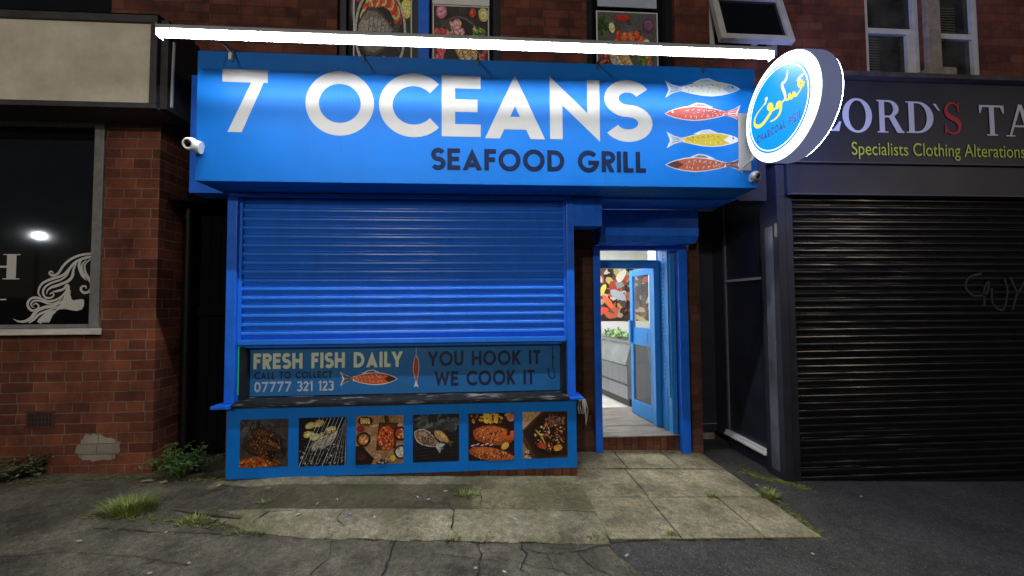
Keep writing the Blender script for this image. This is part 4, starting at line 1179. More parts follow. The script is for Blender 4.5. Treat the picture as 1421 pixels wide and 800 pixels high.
def fishy(p, r, cx, cy, L, Hh, rot, c1, c2, edge):
    def T(s_, t):
        x, y = (s_-.5)*L, t*Hh
        return (cx+x*math.cos(rot)-y*math.sin(rot), cy+x*math.sin(rot)+y*math.cos(rot))
    pr = [(0, 0), (.08, .28), (.22, .48), (.4, .5), (.6, .36), (.8, .14)]
    p.poly([T(*q) for q in pr+[(1, .36), (.94, 0), (1, -.36)]+[(a, -b) for a, b in pr[::-1]][:-1]], edge)
    pr2 = [(a*.95+.02, b*.85) for a, b in pr]; p.poly([T(*q) for q in pr2+[(a, -b) for a, b in pr2[::-1]][:-1]], c1)
    p.poly([T(*q) for q in ((.1, .1), (.3, .3), (.6, .22), (.78, .05), (.5, -.02), (.2, -.02))], c2)
    p.blob(*T(.1, .08), L*.018, L*.018, (20, 18, 16), 8, 0)
    for i in range(6): p.stroke([T(.24+.09*i, -.34+.04*i), T(.28+.09*i, .34-.04*i)], L*.012, edge)
    for i in range(34): p.blob(*T(r.uniform(.15, .8), r.uniform(-.3, .3)), L*.018, L*.01, r.choice([c1, c2, edge]), 6, .2, rot, r)
def pic1(p, r):
    p.bg((66, 60, 56)); flecks(p, r, 30, .3, .85, .4, .2, [(84, 78, 72), (104, 98, 90), (58, 52, 50)], .05, .12)
    p.blob(.35, .08, .5, .16, (150, 72, 26), 16, .15, .1, r); flecks(p, r, 40, .3, .1, .35, .12, [(196, 104, 36), (110, 48, 20), (212, 140, 60)], .02, .05)
    for cx, cy in ((.55, .62), (.42, .36), (.68, .44)): fishy(p, r, cx, cy, .68, .3, -.45, (96, 58, 26), (150, 92, 40), (36, 24, 16))
    flecks(p, r, 90, .5, .45, .38, .28, [(160, 96, 40), (70, 40, 20), (40, 26, 18), (190, 126, 60)], .012, .03)
    for i in range(15):
        t = i/14; p.stroke([(.28+.66*t, .96-.42*t), (.04+.66*t, .44-.40*t)], .011, (34, 32, 32))
    for i in range(5):
        t = i/4; p.stroke([(.36-.3*t, .95-.55*t), (.98-.1*t, .52-.48*t)], .013, (28, 26, 26))
def pic2(p, r):
    p.bg((24, 22, 24)); flecks(p, r, 120, .5, .25, .5, .3, [(120, 118, 116), (60, 56, 54), (190, 188, 184), (40, 38, 38)], .012, .03)
    for cx, cy in ((.24, .84), (.20, .66), (.42, .88), (.5, .62), (.68, .74), (.34, .60)): p.blob(cx, cy, .11, .07, r.choice([(206, 186, 104), (190, 170, 96), (216, 204, 150)]), 14, .1, .3, r); p.blob(cx, cy, .07, .045, (224, 208, 140), 12, .1, .3, r)
    for cx, cy in ((.42, .50), (.58, .52), (.72, .6)): fishy(p, r, cx, cy, .5, .16, .9, (170, 160, 140), (212, 204, 184), (80, 70, 60))
    for i in range(13):
        x = .02+.08*i; p.stroke([(x, -.0+.05*(i % 2)), (x+.42, 1.0)], .011, (168, 168, 170) if i % 3 else (220, 220, 220))
    for i in range(8): p.stroke([(0, .1+.11*i), (1, .36+.11*i)], .007, (60, 60, 62))
    flecks(p, r, 90, .5, .2, .5, .2, [(150, 150, 148), (30, 30, 32), (90, 88, 86)], .008, .022)
def pic3(p, r):
    p.bg((168, 128, 86)); flecks(p, r, 60, .5, .5, .6, .6, [(178, 140, 98), (150, 110, 72), (188, 152, 112)], .04, .1)
    p.poly([(.42, .28), (.84, .32), (.88, .84), (.48, .86)], (84, 44, 26))
    p.blob(.64, .94, .05, .14, (74, 40, 24), 12, .05, .1, r); p.blob(.64, .52, .19, .26, (196, 74, 32), 18, .1, 0, r)
    flecks(p, r, 110, .64, .52, .17, .24, [(222, 112, 50), (150, 46, 24), (238, 170, 110), (110, 32, 20)], .012, .035)
    for cx, cy, c in ((.16, .52, (196, 120, 52)), (.94, .62, (180, 56, 30)), (.95, .24, (196, 206, 214))):
        p.blob(cx, cy, .15, .15, (36, 28, 26), 18, .03, 0, r); p.blob(cx, cy, .11, .11, c, 16, .05, 0, r); flecks(p, r, 20, cx, cy, .09, .09, [(224, 172, 96), (150, 84, 40), (240, 206, 150)], .015, .03)
    p.poly([(0, .0), (.0, .38), (.12, .40), (.38, .12), (.32, 0)], (34, 26, 24)); p.blob(.12, .16, .1, .07, (74, 36, 26), 12, .1, .3, r)
    p.blob(.2, .9, .16, .1, (60, 40, 30), 14, .05, 0, r); [p.blob(.12+.05*i, .9, .025, .07, (222, 190, 120), 8, .05, .1, r) for i in range(4)]
    p.blob(.78, .12, .06, .06, (216, 196, 60), 12, .05, 0, r); p.blob(.1, .74, .09, .07, (140, 40, 44), 12, .1, 0, r); p.poly([(.42, .04), (.56, .12), (.72, .03), (.6, 0), (.45, 0)], (52, 44, 40)); flecks(p, r, 10, .55, .06, .1, .05, [(200, 190, 180)], .012, .025)
def pic4(p, r):
    p.bg((30, 30, 32)); flecks(p, r, 60, .5, .82, .5, .16, [(86, 86, 88), (64, 64, 66), (108, 106, 104), (48, 48, 50)], .06, .14)
    for i in range(14): p.stroke([(0, .02+.035*i), (1, .10+.035*i)], .008, (58, 58, 60) if i % 2 else (14, 14, 15))
    fishy(p, r, .34, .46, .72, .32, -.55, (136, 104, 84), (176, 144, 118), (196, 190, 184)); fishy(p, r, .66, .50, .5, .2, -.62, (196, 150, 96), (226, 186, 130), (110, 76, 48))
    flecks(p, r, 60, .32, .48, .2, .12, [(96, 56, 40), (210, 190, 170), (140, 90, 60), (70, 44, 34)], .01, .03); flecks(p, r, 25, .6, .35, .06, .15, [(226, 226, 226), (160, 150, 146)], .006, .018)
def pic5(p, r):
    p.bg((44, 26, 20)); flecks(p, r, 30, .5, .9, .5, .1, [(84, 50, 34), (24, 16, 14), (216, 160, 60), (150, 84, 40)], .03, .07)
    for cx, cy, rx, ry, ro in ((.55, .53, .46, .2, -.12), (.5, .13, .52, .14, -.2)):
        p.blob(cx, cy, rx, ry, (178, 84, 40), 20, .06, ro, r); p.blob(cx+.02, cy+.02, rx*.85, ry*.72, (206, 110, 58), 20, .1, ro, r)
        for i in range(9): p.stroke([(cx-rx*.8+i*rx*.2, cy-ry*.5), (cx-rx*.62+i*rx*.2, cy+ry*.55)], .014, (120, 46, 22))
        flecks(p, r, 70, cx, cy, rx*.85, ry*.7, [(232, 150, 90), (150, 62, 28), (96, 40, 20), (240, 180, 120)], .01, .03)
    for cx in (.34, .42, .56): p.poly([(cx, .8), (cx+.08, .78), (cx+.1, .98), (cx-.02, 1)], (228, 182, 70))
    p.poly([(.7, .46), (.98, .42), (1, .62), (.74, .6)], (214, 96, 46)); p.blob(.8, .3, .1, .07, (240, 190, 90), 12, .1, .6, r); p.blob(.93, .9, .09, .09, (196, 120, 96), 12, .05, 0, r)
    for i in range(5): p.blob(.1+.1*i, .33+.02*(i % 2), .045, .015, (214, 206, 200), 8, .1, .3, r)
    p.poly([(.84, .52), (.9, .52), (.92, .7), (.86, .7)], (40, 24, 18))
def pic6(p, r):
    p.bg((88, 58, 40)); p.poly([(0, .62), (.42, 1), (0, 1)], (196, 158, 108)); p.poly([(0, 0), (.2, 0), (0, .36)], (170, 130, 86))
    p.poly([(0, .58), (.5, 1), (1, 1), (1, .04), (.3, 0)], (56, 32, 24)); p.blob(.58, .48, .42, .42, (46, 28, 22), 22, .03, 0, r)
    flecks(p, r, 150, .6, .48, .36, .34, [(206, 170, 122), (150, 74, 40), (96, 44, 28), (232, 206, 160), (60, 30, 22), (196, 96, 44)], .012, .04)
    flecks(p, r, 60, .72, .82, .24, .12, [(112, 72, 56), (146, 104, 84), (80, 48, 40)], .02, .05); p.blob(.78, .22, .10, .07, (236, 164, 60), 14, .08, .3, r); p.blob(.42, .28, .10, .07, (190, 66, 44), 14, .1, -.3, r)
    p.stroke([(.28, .62), (.40, .5), (.5, .3)], [.02, .04, .015], (196, 190, 60)); flecks(p, r, 16, .12, .1, .1, .1, [(226, 220, 204), (60, 44, 36)], .015, .03)
PB = [(333, 400, 582, 648.5), (414.5, 481, 579.5, 646.5), (494, 560, 577, 644), (573, 637, 575, 641), (650, 713.5, 573.5, 639), (725.5, 787.5, 571.5, 636)]
LB = ['photograph of browned fish in a wire grill basket', 'photograph of skewers and lemon over charcoal', 'photograph of a red dish on a wooden board', 'photograph of two fish on a smoky black grill', 'photograph of two orange salmon steaks', 'photograph of a dark pan of mixed seafood']
for i, (l_, r_, t_, b_) in enumerate(PB):
    x0, x1, z0, z1 = box_of(l_, r_, t_, b_, YP)
    p = Pic((0, YP, 0)).setbox(x0, x1, z0, z1)
    (pic1, pic2, pic3, pic4, pic5, pic6)[i](p, random.Random(20+i))
    p.build('food_photo', brd)['label'] = LB[i]

# posters in the upstairs windows
def poster(label, l_, r_, ptop, pbot, zt, fn, seed, y):
    x0, x1 = at(l_, 30, y).x, at(r_, 30, y).x
    z0 = 3.80; t = thing('food_poster', ((x0+x1)/2, y, z0), label, 'poster')
    mb = MB(); mb.box(x0-.012, x1+.012, y, y+.01, z0-.01, zt+.012); mb.build('backing', mat('poster_white', (.75, .75, .75), .5), t)
    p = PicB((0, y, 0)).setbox(x0, x1, z0, zt); fn(p, random.Random(seed)); p.build('print', t)
def tom(p, r, x, y, s, c=(196, 66, 48)): p.blob(x, y, s, s, c, 12, .06, 0, r); p.blob(x-s*.2, y+s*.25, s*.45, s*.35, tuple(min(255, v+46) for v in c), 8, .1, 0, r)
def ringv(p, r, x, y, s, c, c2): p.blob(x, y, s, s*.9, c, 12, .05, 0, r); p.blob(x, y, s*.65, s*.58, c2, 10, .05, 0, r); p.blob(x, y, s*.25, s*.2, c, 8, .1, 0, r)
def po1(p, r):
    p.bg((52, 46, 48)); flecks(p, r, 40, .5, .5, .5, .5, [(64, 58, 60), (44, 38, 40)], .04, .1)
    for i in range(16): (tom(p, r, r.uniform(.05, .95), r.uniform(.8, 1), .06, r.choice([(196, 66, 48), (206, 90, 60), (90, 130, 50)])) if i % 2 else ringv(p, r, r.uniform(.05, .95), r.uniform(.78, 1), .07, r.choice([(190, 120, 160), (214, 120, 70), (220, 196, 90)]), (226, 190, 190)))
    ringv(p, r, .93, .66, .10, (216, 196, 76), (236, 220, 140)); ringv(p, r, .8, .82, .08, (206, 110, 60), (226, 150, 90)); p.blob(.05, .82, .09, .12, (180, 50, 48), 12, .1, 0, r)
    p.blob(.46, .45, .46, .40, (170, 166, 164), 40, .0, 0, r); p.blob(.46, .45, .42, .365, (44, 40, 42), 40, 0, 0, r)
    for i in range(12):
        a = R(25+130*i/11); (ringv if i % 2 else lambda p, r, x, y, s, *c: tom(p, r, x, y, s))(p, r, .47+.33*math.cos(a), .45+.28*math.sin(a), .075, (190, 190, 120), (206, 90, 70))
    fishy(p, r, .44, .44, .78, .42, -.05, (118, 112, 106), (150, 144, 134), (70, 66, 64)); p.blob(.16, .46, .09, .08, (150, 142, 134), 14, .1, 0, r)
    for i in range(8): tom(p, r, .2+.08*i, .16+.03*math.sin(i*2), .05)
def po2(p, r):
    p.bg((58, 50, 50)); flecks(p, r, 40, .5, .5, .5, .5, [(72, 64, 62), (46, 40, 40)], .04, .1); p.blob(.46, .42, .46, .46, (92, 88, 88), 36, 0, 0, r); p.blob(.46, .42, .43, .43, (50, 44, 44), 36, 0, 0, r)
    for i in range(26): tom(p, r, .04+.2*r.random(), .1+.6*r.random(), .055, r.choice([(190, 70, 70), (206, 96, 100), (170, 60, 56)]))
    for i in range(8): ringv(p, r, .25+.26*r.random(), .62+.16*r.random(), .07, r.choice([(210, 130, 150), (214, 170, 90)]), (228, 190, 170))
    for cx, cy, L in ((.44, .52, .75), (.62, .40, .6), (.80, .36, .55)): fishy(p, r, cx, cy, L, .2, 2.25+0*cx, (176, 140, 92), (214, 186, 140), (84, 66, 50))
    flecks(p, r, 40, .82, .66, .14, .08, [(80, 130, 60), (110, 150, 80), (200, 190, 120)], .015, .04); ringv(p, r, .14, .92, .1, (190, 110, 130), (222, 160, 170)); ringv(p, r, .92, .9, .1, (190, 180, 110), (216, 206, 150)); tom(p, r, .72, .92, .06)
    for i in range(9): tom(p, r, .88+.1*r.random(), .1+.35*r.random(), .045, (176, 70, 70))
    flecks(p, r, 40, .5, .1, .4, .08, [(190, 110, 90), (210, 180, 140), (120, 140, 80)], .02, .05)
def po3(p, r):
    p.bg((92, 88, 86)); flecks(p, r, 50, .5, .5, .5, .5, [(104, 98, 96), (80, 76, 74), (70, 66, 66)], .04, .1)
    flecks(p, r, 60, .08, .82, .10, .14, [(62, 84, 44), (44, 62, 34), (90, 106, 66)], .02, .05); p.blob(.24, .8, .05, .07, (206, 206, 150), 12, .05, .3, r); p.blob(.42, .93, .13, .035, (186, 54, 40), 14, .1, 0, r); p.blob(.86, .84, .1, .1, (96, 60, 84), 18, .02, 0, r); p.blob(.86, .85, .075, .07, (126, 84, 108), 14, .1, 0, r)
    for i in range(16): tom(p, r, .32+.42*(i/15), .62+.1*math.sin(i*1.7), .052, r.choice([(206, 84, 52), (216, 110, 70), (190, 66, 46)]))
    for i in range(5): ringv(p, r, .58+.06*i, .5+.03*i, .055, (196, 200, 150), (226, 226, 196))
    fishy(p, r, .36, .36, .66, .26, -1.0, (176, 166, 150), (206, 198, 182), (110, 100, 90)); fishy(p, r, .5, .36, .6, .16, -.85, (190, 150, 96), (214, 180, 126), (96, 74, 52))
    for i in range(8): tom(p, r, .78+.1*r.random(), .1+.36*r.random(), .05, r.choice([(206, 96, 60), (214, 150, 80), (200, 180, 110)]))
    flecks(p, r, 30, .75, .36, .1, .1, [(70, 110, 50), (100, 130, 60)], .015, .04); flecks(p, r, 30, .12, .42, .08, .14, [(190, 80, 60), (60, 50, 50)], .02, .04)
    for i in range(6): tom(p, r, .12+.12*i, .06, .05, (206, 120, 60))
poster('poster of a whole fish on a round plate in the upstairs window, leftmost of three', 492, 570, 0, 76, 5.0, po1, 1, 4.03)
poster('poster of two fried fish with tomatoes, right of the blue window post', 602, 677, 4, 78, 4.63, po2, 2, 4.03)
poster('poster of grilled fish beside a purple bowl, nearest the open white window', 829, 911, 8, 90, 4.64, po3, 3, 4.03)
mb = MB(); mb.box(at(600, 2, 4.03).x, at(679, 2, 4.03).x, 4.03, 4.04, 4.65, 5.1); mb.build('window_panel', WHITE, shop)
mb = MB(); mb.box(at(829, 2, 4.03).x, at(911, 2, 4.03).x, 4.03, 4.04, 4.70, 5.1); mb.build('window_panel', mat('pale_blue_panel', (.45, .5, .62), .5), shop)

# dangling wires at the sill end
wr = MB(); r = random.Random(5); c = Vector((.875, 3.70, .715))
for i in range(8):
    dx = r.uniform(-.03, .07); L = r.uniform(.10, .24)
    wr.tube([c+Vector((r.uniform(-.02, .02), 0, .01)), c+Vector((dx*.6, -.02, .0)), c+Vector((dx, -.015, -L*.5)), c+Vector((dx*1.1+r.uniform(-.02, .02), 0, -L))], .0035, 5)
tag(wr.build('loose_wires', mat('wire_grey', (.42, .40, .36), .6, var=.2)), 'frayed pale wires hanging from the right end of the black sill', 'wires')

# ================================================================== RIGHT BUILDING (tailor)
tai = thing('tailor_shop_building', (4.2, 3.75, -.2), 'dark shop with a black roller shutter and charcoal fascia on the right', 'building')
mb = MB()
H5 = [(4.13, 4.79, 3.96, 5.6), (4.97, 5.50, 3.96, 5.6)]
wall(mb, 3.132, 12, 3.80, 7.5, YU, H5, .14); mb.build('upper_wall', BR_U, tai)
for (a, b, c_, d_), zb in zip(H5, (4.56, 4.53)):
    f = MB(); frame_box(f, a+.003, b-.003, c_+.003, d_, .06, YU+.03, YU+.10); f.box(a+.064, b-.064, YU+.03, YU+.10, zb-.03, zb+.03, 0, .004)
    if a < 4.5: f.box(b-.14, b-.064, YU+.031, YU+.10, c_+.064, zb-.031, 0, .004)
    w_ = f.build('window', UPVC, tai)
    f = MB(); f.box(a+.064, b-.064, YU+.07, YU+.078, c_+.064, d_-.06); f.build('pane', mat('murky_glass', (.035, .035, .032), .12, var=.8, scale=3), w_)
    f = MB()
    for i in range(14 if a < 4.5 else 10):
        z = (4.48 if a < 4.5 else 4.86)-i*.03
        f.box(a+.07, a+.22 if a < 4.5 else a+.30, YU+.062, YU+.066, z, z+.016)
    f.build('blind', mat('blind_grey', (.07, .07, .064), .6, var=.3), w_)
mb = MB(); mb.box(4.80, 4.96, YU-.05, YU+.10, 3.99, 5.6, 0, .012); mb.box(4.72, 5.04, YU-.12, YU+.10, 3.90, 4.09, 0, .02); mb.build('stone_mullion', STONE, tai)
mb = MB(); mb.prism([(3.60, 3.79), (3.60, 3.835), (3.75, 3.90), (4.0, 3.93), (4.0, 3.79)], 2.90, 12); mb.build('cornice', mat('cornice_dark', (.05, .042, .04), .7, var=.5, scale=8, bump=.5), tai)
YF = 3.68
mb = MB(); mb.box(2.955, 12, YF, 4.0, 2.965, 3.788, 0, .004); mb.box(2.955, 12, YF+.03, 4.0, 2.65, 2.962, 0, .004); fb = mb.build('fascia_board', FASC, tai)
mb = MB(); mb.box(2.95, 12, YF-.012, YF+.028, 2.952, 2.966, 0, .002); mb.box(2.95, 12, YF-.012, YF+.03, 2.636, 2.652, 0, .002); mb.build('fascia_trim', DGREY, fb)
SIL = mat('letter_silver', (.55, .55, .58), .4, var=.05); RED = mat('letter_red', (.40, .015, .03), .4, var=.05); LIM = mat('letter_lime', (.50, .55, .05), .4, var=.04)
p = Paint((0, YF, 0), lift=.008)
for ch, l_, r_, t_, b_, cc in (('L', 1112, 1166, 137, 182, SIL), ('O', 1168, 1209, 138, 184, SIL), ('R', 1216, 1253, 140, 185, SIL), ('D', 1256, 1294, 142, 185.5, SIL), ('S', 1307, 1334, 143, 187, RED), ('T', 1358, 1392, 147, 189, SIL), ('A', 1394, 1436, 147, 190.5, SIL), ('I', 1440, 1455, 147, 191, SIL)):
    if ch == 'I': continue
    p = Paint((0, YF, 0), lift=.008); x0, x1, z0, z1 = box_of(l_, r_, t_, b_, YF); serif(p, ch, x0, x1, z0, z1, cc); p.build('letter', fb)
p = Paint((0, YF, 0), lift=.008)
q = [at(*v, YF) for v in ((1293, 145), (1297, 145), (1303, 154), (1301, 155))]; p.poly([(v.x, v.z) for v in q], SIL)
p.build('apostrophe', fb)
tcv = bpy.data.curves.new('tagline', 'FONT'); tcv.body = 'Specialists Clothing Alterations'; tcv.size = 1
to = bpy.data.objects.new('tagline', tcv); col.objects.link(to)
bpy.context.view_layer.update()
dg = bpy.context.evaluated_depsgraph_get()
me = bpy.data.meshes.new_from_object(to.evaluated_get(dg))
bpy.data.objects.remove(to)
xs = [v.co.x for v in me.vertices]; ys = [v.co.y for v in me.vertices]
x0, x1 = at(1181, 205, YF).x, at(1421, 213, YF).x
capt, capb = at(1300, 200, YF).z, at(1300, 217.5, YF).z
kx = (x1-x0)/(max(xs)-min(xs)); kz = (capt-capb)/max(ys)
bl = wloc(fb)
for v in me.vertices: v.co = Vector((x0+(v.co.x-min(xs))*kx, YF-.008, capb+v.co.y*kz))-bl
me.materials.clear(); me.materials.append(LIM)
to = bpy.data.objects.new('tagline', me); col.objects.link(to); to.parent = fb
# shutter
mb = MB(); slats(mb, 3.03, 9, -.16, 2.635, 3.775, .0715, .012, .005); bs = mb.build('roller_shutter', BSHUT, tai)
mb = MB(); mb.box(3.031, 9, 3.755, 3.79, -.205, -.161, 0, .005); mb.build('bottom_rail', BSHUT, bs)
gm = mat('graffiti_blue', (.013, .018, .022), .5, var=.3)
p = Paint((0, 3.762, 0), lift=.001)
for pts in ([(1362, 380), (1345, 385), (1340, 398), (1350, 410), (1368, 408), (1372, 392), (1366, 400), (1366, 425)], [(1376, 400), (1378, 422), (1392, 430), (1398, 405), (1394, 388)], [(1402, 385), (1412, 405), (1421, 392)], [(1412, 405), (1405, 430)]):
    p.stroke([(at(*v, 3.762).x, at(*v, 3.762).z) for v in smooth(pts, 5)], .022, gm)
p.build('graffiti', bs)
# pilaster and the return with its side window
mb = MB(); mb.box(2.856, 2.945, 3.735, 3.99, -.3, 2.95, 0, .006); mb.box(2.9455, 3.028, 3.752, 3.99, -.3, 2.65, 0, .006); mb.box(2.80, 2.954, 3.70, 3.99, 2.96, 3.785, 0, .006); mb.build('pilaster', NAVY, tai)
mb = MB(); mb.box(2.850, 2.8555, 3.80, 3.91, -.05, 2.35); mb.build('sheen_strip', mat('navy_sheen_metal', (.16, .17, .20), .3, metal=.5, var=.5, scale=3, stretch=(1, 1, .5)), tai)  # paler metal strip stands in for the sheen on the navy flank
mb = MB(); mb.box(2.90, 2.96, 3.99, 4.68, -.3, 3.4); mb.build('return_panel', NAVY, tai)
mb = MB(); mb.box(2.46, 2.90, 4.90, 4.985, -.005, 3.4); mb.box(2.872, 2.9, 4.68, 4.90, -.005, 3.4, 0); mb.build('back_panel', NAVY, tai)
mb = MB(); mb.prism([(4.0, 1.835), (4.0, 1.862), (4.66, 1.862), (4.66, 1.835)], 2.878, 2.899); mb.build('transom', mat('transom_grey', (.34, .35, .38), .45, var=.1), tai)
mb = MB(); mb.box(2.84, 2.899, 4.0, 4.70, .03, .055, 0, .004); mb.box(2.86, 2.899, 4.0, 4.70, .0565, .085, 0, .004); mb.build('side_sill', WHITE, tai)
mb = MB(); mb.box(2.505, 2.795, 3.79, 3.995, 2.60, 3.75); mb.build('corner_panel', NAVY, tai)
mb = MB(); mb.box(2.885, 2.8995, 4.66, 4.69, .09, 2.9); mb.build('edge_bead', mat('bead_grey', (.12, .12, .14), .5), tai)

# ================================================================== ACCESS COVER
ac = thing('access_cover', (-2.0, 3.36, zg(-2.0)+.04), 'rusty patterned iron cover set in the ground near the picture board', 'cover')
X = Matrix.Translation((-2.0, 3.37, zg(-2.0)+.014)) @ Matrix.Rotation(-.012, 4, 'Y') @ Matrix.Rotation(R(-17), 4, 'Z')
f = MB(); f.x = X; f.box(-.30, .30, -.19, .19, -.05, .006, 0, .003)
for i in range(11):
    for k in range(7):
        x, y = -.26+i*.052, -.155+k*.052
        s_ = .018; a = .8 if (i+k) % 2 else -.8
        c_, n_ = math.cos(a), math.sin(a)
        V = [(x+(u_*c_-v_*n_), y+(u_*n_+v_*c_), z) for z in (.0055, .0095) for u_, v_ in ((-s_, -.006), (s_, -.006), (s_, .006), (-s_, .006))]
        f.add(V, [(4, 5, 6, 7), (0, 1, 5, 4), (1, 2, 6, 5), (2, 3, 7, 6), (3, 0, 4, 7)])
f.build('lid', IRON, ac)
f = MB(); f.x = X
for a in ((-.325, -.303, -.215, .215), (.303, .325, -.215, .215), (-.302, .302, -.215, -.193), (-.302, .302, .193, .215)): f.box(*a, -.05, .010, 0, .002)
f.build('frame', IRON, ac)

# ================================================================== WEEDS
def tuft(label, px, py, n, h, spread, seed, mats=(GR1, GR2), hh=0.0, group=None, wd=.004):
    c = ag(px, py); c.z += hh
    r = random.Random(seed); b = MB()
    for i in range(n):
        a = r.uniform(0, 2*PI); q = math.sqrt(r.random())
        base = c+Vector((math.cos(a)*spread*q, math.sin(a)*spread*q*.6, -.004))
        d = Vector((math.cos(a), math.sin(a)*.8, 0))*(.25+.75*q)+Vector((r.uniform(-.4, .4), r.uniform(-.4, .4), 0))
        L = h*r.uniform(.45, 1.1); droop = r.uniform(.2, 1.0)
        s_ = Vector((-d.y, d.x, 0)).normalized()*wd*r.uniform(.6, 1.3)
        V = []
        for k in range(5):
            t = k/4
            p_ = base+d*L*.75*t*(.4+.6*t)+Vector((0, 0, L*(t-.45*droop*t*t)))
            V += [p_-s_*(1-t*.92), p_+s_*(1-t*.92)]
        b.add(V, [(2*k, 2*k+1, 2*k+3, 2*k+2) for k in range(4)], 0 if r.random() < .6 else 1)
    return tag(b.build('grass_tuft', list(mats)), label, 'grass tuft', group)
tuft('large bright tuft of long grass on the asphalt left of the access cover', 182, 710, 460, .14, .16, 1)
tuft('low strip of grass growing at the pavement edge in front of the access cover', 275, 724, 140, .06, .14, 2)
tuft('small grass clump at the broken left corner of the concrete', 352, 739, 80, .05, .10, 3)
tuft('short grass clump in the joint near the middle of the concrete, under the board', 648, 695, 110, .055, .10, 4, hh=.035)
tuft('small green clump at the concrete edge below the hanging fish, left one of a pair', 626, 750, 70, .06, .05, 5)
tuft('small green clump at the concrete edge below the banner, right one of a pair', 670, 752, 60, .055, .055, 6)
tuft('flat grass clump at the corner where the concrete meets the flagstones', 828, 749, 80, .05, .07, 7, hh=.02)
tuft('tiny green sprig between the concrete and the flagstone path', 818, 708, 40, .05, .03, 8, hh=.01)
tuft('grass sprig in the flagstone joint nearest the street', 932, 745, 45, .06, .03, 9, hh=.008)
tuft('grass sprig in the flagstone joint on the right part of the path', 990, 692, 60, .06, .05, 10, hh=.008)
tuft('tall bright grass tuft at the right edge of the flagstone path', 1067, 692, 150, .11, .06, 11)
for i, (x, y) in enumerate([(120, 736), (160, 737), (208, 739), (240, 741), (318, 743), (452, 747), (478, 749), (515, 750), (545, 752)]):
    tuft('tiny ragged sprig rooted in the long tarmac crack in the left foreground', x, y, 14+5*(i % 3), .035, .025, 30+i, group='sprigs in the tarmac crack', wd=.003)
tuft('short mossy sprig on the left slab of concrete by the access cover', 368, 705, 40, .05, .05, 12, hh=.035)
def weed(name, label, px, py, stems, h, spread, leaf, seed, m, cat='weed', lean=.0):
    c = ag(px, py); r = random.Random(seed); b = MB()
    for i in range(stems):
        a = r.uniform(0, 2*PI); q = r.random()
        d = Vector((math.cos(a)*q+lean, math.sin(a)*q*.5-.1, 1.0)); L = h*r.uniform(.5, 1.05)
        base = c+Vector((r.uniform(-spread, spread)*.4, r.uniform(-.04, .04), -.005))
        pts = [base+Vector((d.x*spread*t*t*1.6, d.y*spread*t*t*1.6, L*(t-.18*t*t))) for t in (0, .3, .6, .85, 1)]
        b.tube(pts, .0035, 5, 0, .0015)
        for k in range(26):
            t = r.uniform(.2, 1.02); j = min(3, int(t*4)); p_ = pts[j].lerp(pts[j+1], min(1, t*4-j)) if t < 1 else pts[-1]
            a2 = r.uniform(0, 2*PI); el = r.uniform(-.3, .7); l_ = leaf*r.uniform(.5, 1.2)*(1.2-.5*t)
            dd = Vector((math.cos(a2)*math.cos(el), math.sin(a2)*math.cos(el), math.sin(el)))
            sd_ = dd.cross(Vector((r.uniform(-.3, .3), r.uniform(-.3, .3), 1))).normalized()
            up_ = sd_.cross(dd)
            st = p_+dd*l_*.25
            b.add([st, st+dd*l_*.35+sd_*l_*.26, st+dd*l_+up_*-l_*.12, st+dd*l_*.35-sd_*l_*.26, st+dd*l_*.45+up_*l_*.06], [(0, 1, 4), (1, 2, 4), (2, 3, 4), (3, 0, 4)], r.randint(0, 1))
    return tag(b.build(name, m), label, cat)
weed('leafy_weed', 'bushy green leafy weed at the foot of the brick pillar by the passage', 244, 664, 26, .33, .22, .045, 3, [LEAF, mat('leaf_bright', (.09, .17, .035), .55, var=.3)])
weed('leafy_weed', 'dark straggly weed in the passage mouth behind the bushy one', 282, 655, 12, .30, .18, .04, 4, [LEAFD, LEAF])
weed('leafy_weed', 'broad leaved dusty weed at the far left foot of the brick wall', 12, 668, 9, .20, .16, .060, 5, [LEAFD, mat('leaf_olive', (.10, .11, .045), .6, var=.3)])
weed('leafy_weed', 'dark spreading weed under the air brick on the brick wall', 48, 660, 11, .22, .17, .05, 6, [LEAFD, mat('leaf_olive', (.10, .11, .045), .6, var=.3)])
# ================================================================== LITTER
def leafp(name, label, px, py, s, rot, m, cat, hh=0, group=None, seed=1):
    c = ag(px, py); c.z += hh+.004; r = random.Random(seed); b = MB(); n = 9; top = []
    for k in range(n):
        a = 2*PI*k/n; q = r.uniform(.65, 1.1)
        x, y = s*q*math.cos(a), s*.55*q*math.sin(a)
        top.append(c+Vector((x*math.cos(rot)-y*math.sin(rot), x*math.sin(rot)+y*math.cos(rot), r.uniform(.002, .016))))
    b.add(top+[c+Vector((0, 0, .004))], [(k, (k+1) % n, n) for k in range(n)])
    b.add([p_-Vector((0, 0, .0012)) for p_ in top], [tuple(range(n))])
    return tag(b.build(name, m), label, cat, group)
DRY = mat('dry_leaf', (.34, .25, .13), .7, var=.3, scale=20); PAP = mat('paper_scrap', (.5, .49, .45), .7, var=.12); BLP = mat('blue_scrap', (.2, .34, .7), .6)
leafp('fallen_leaf', 'curled dry leaf on the dark patch behind the access cover', 306, 683, .035, .5, DRY, 'leaf', .05, seed=1)
leafp('fallen_leaf', 'pale dry leaf lying at the foot of the bushy weed', 205, 669, .06, .1, mat('leaf_tan', (.28, .23, .15), .7, var=.3), 'leaf', 0, seed=2)
leafp('fallen_leaf', 'dry leaf between the bushy weed and the access cover', 228, 671, .045, -.4, DRY, 'leaf', 0, seed=3)
leafp('fallen_leaf', 'pale torn leaf at the right corner of the access cover', 343, 722, .04, .9, PAP, 'leaf', .012, seed=4)
leafp('fallen_leaf', 'small dry leaf under the first food photograph', 372, 688, .03, .2, DRY, 'leaf', .05, seed=8)
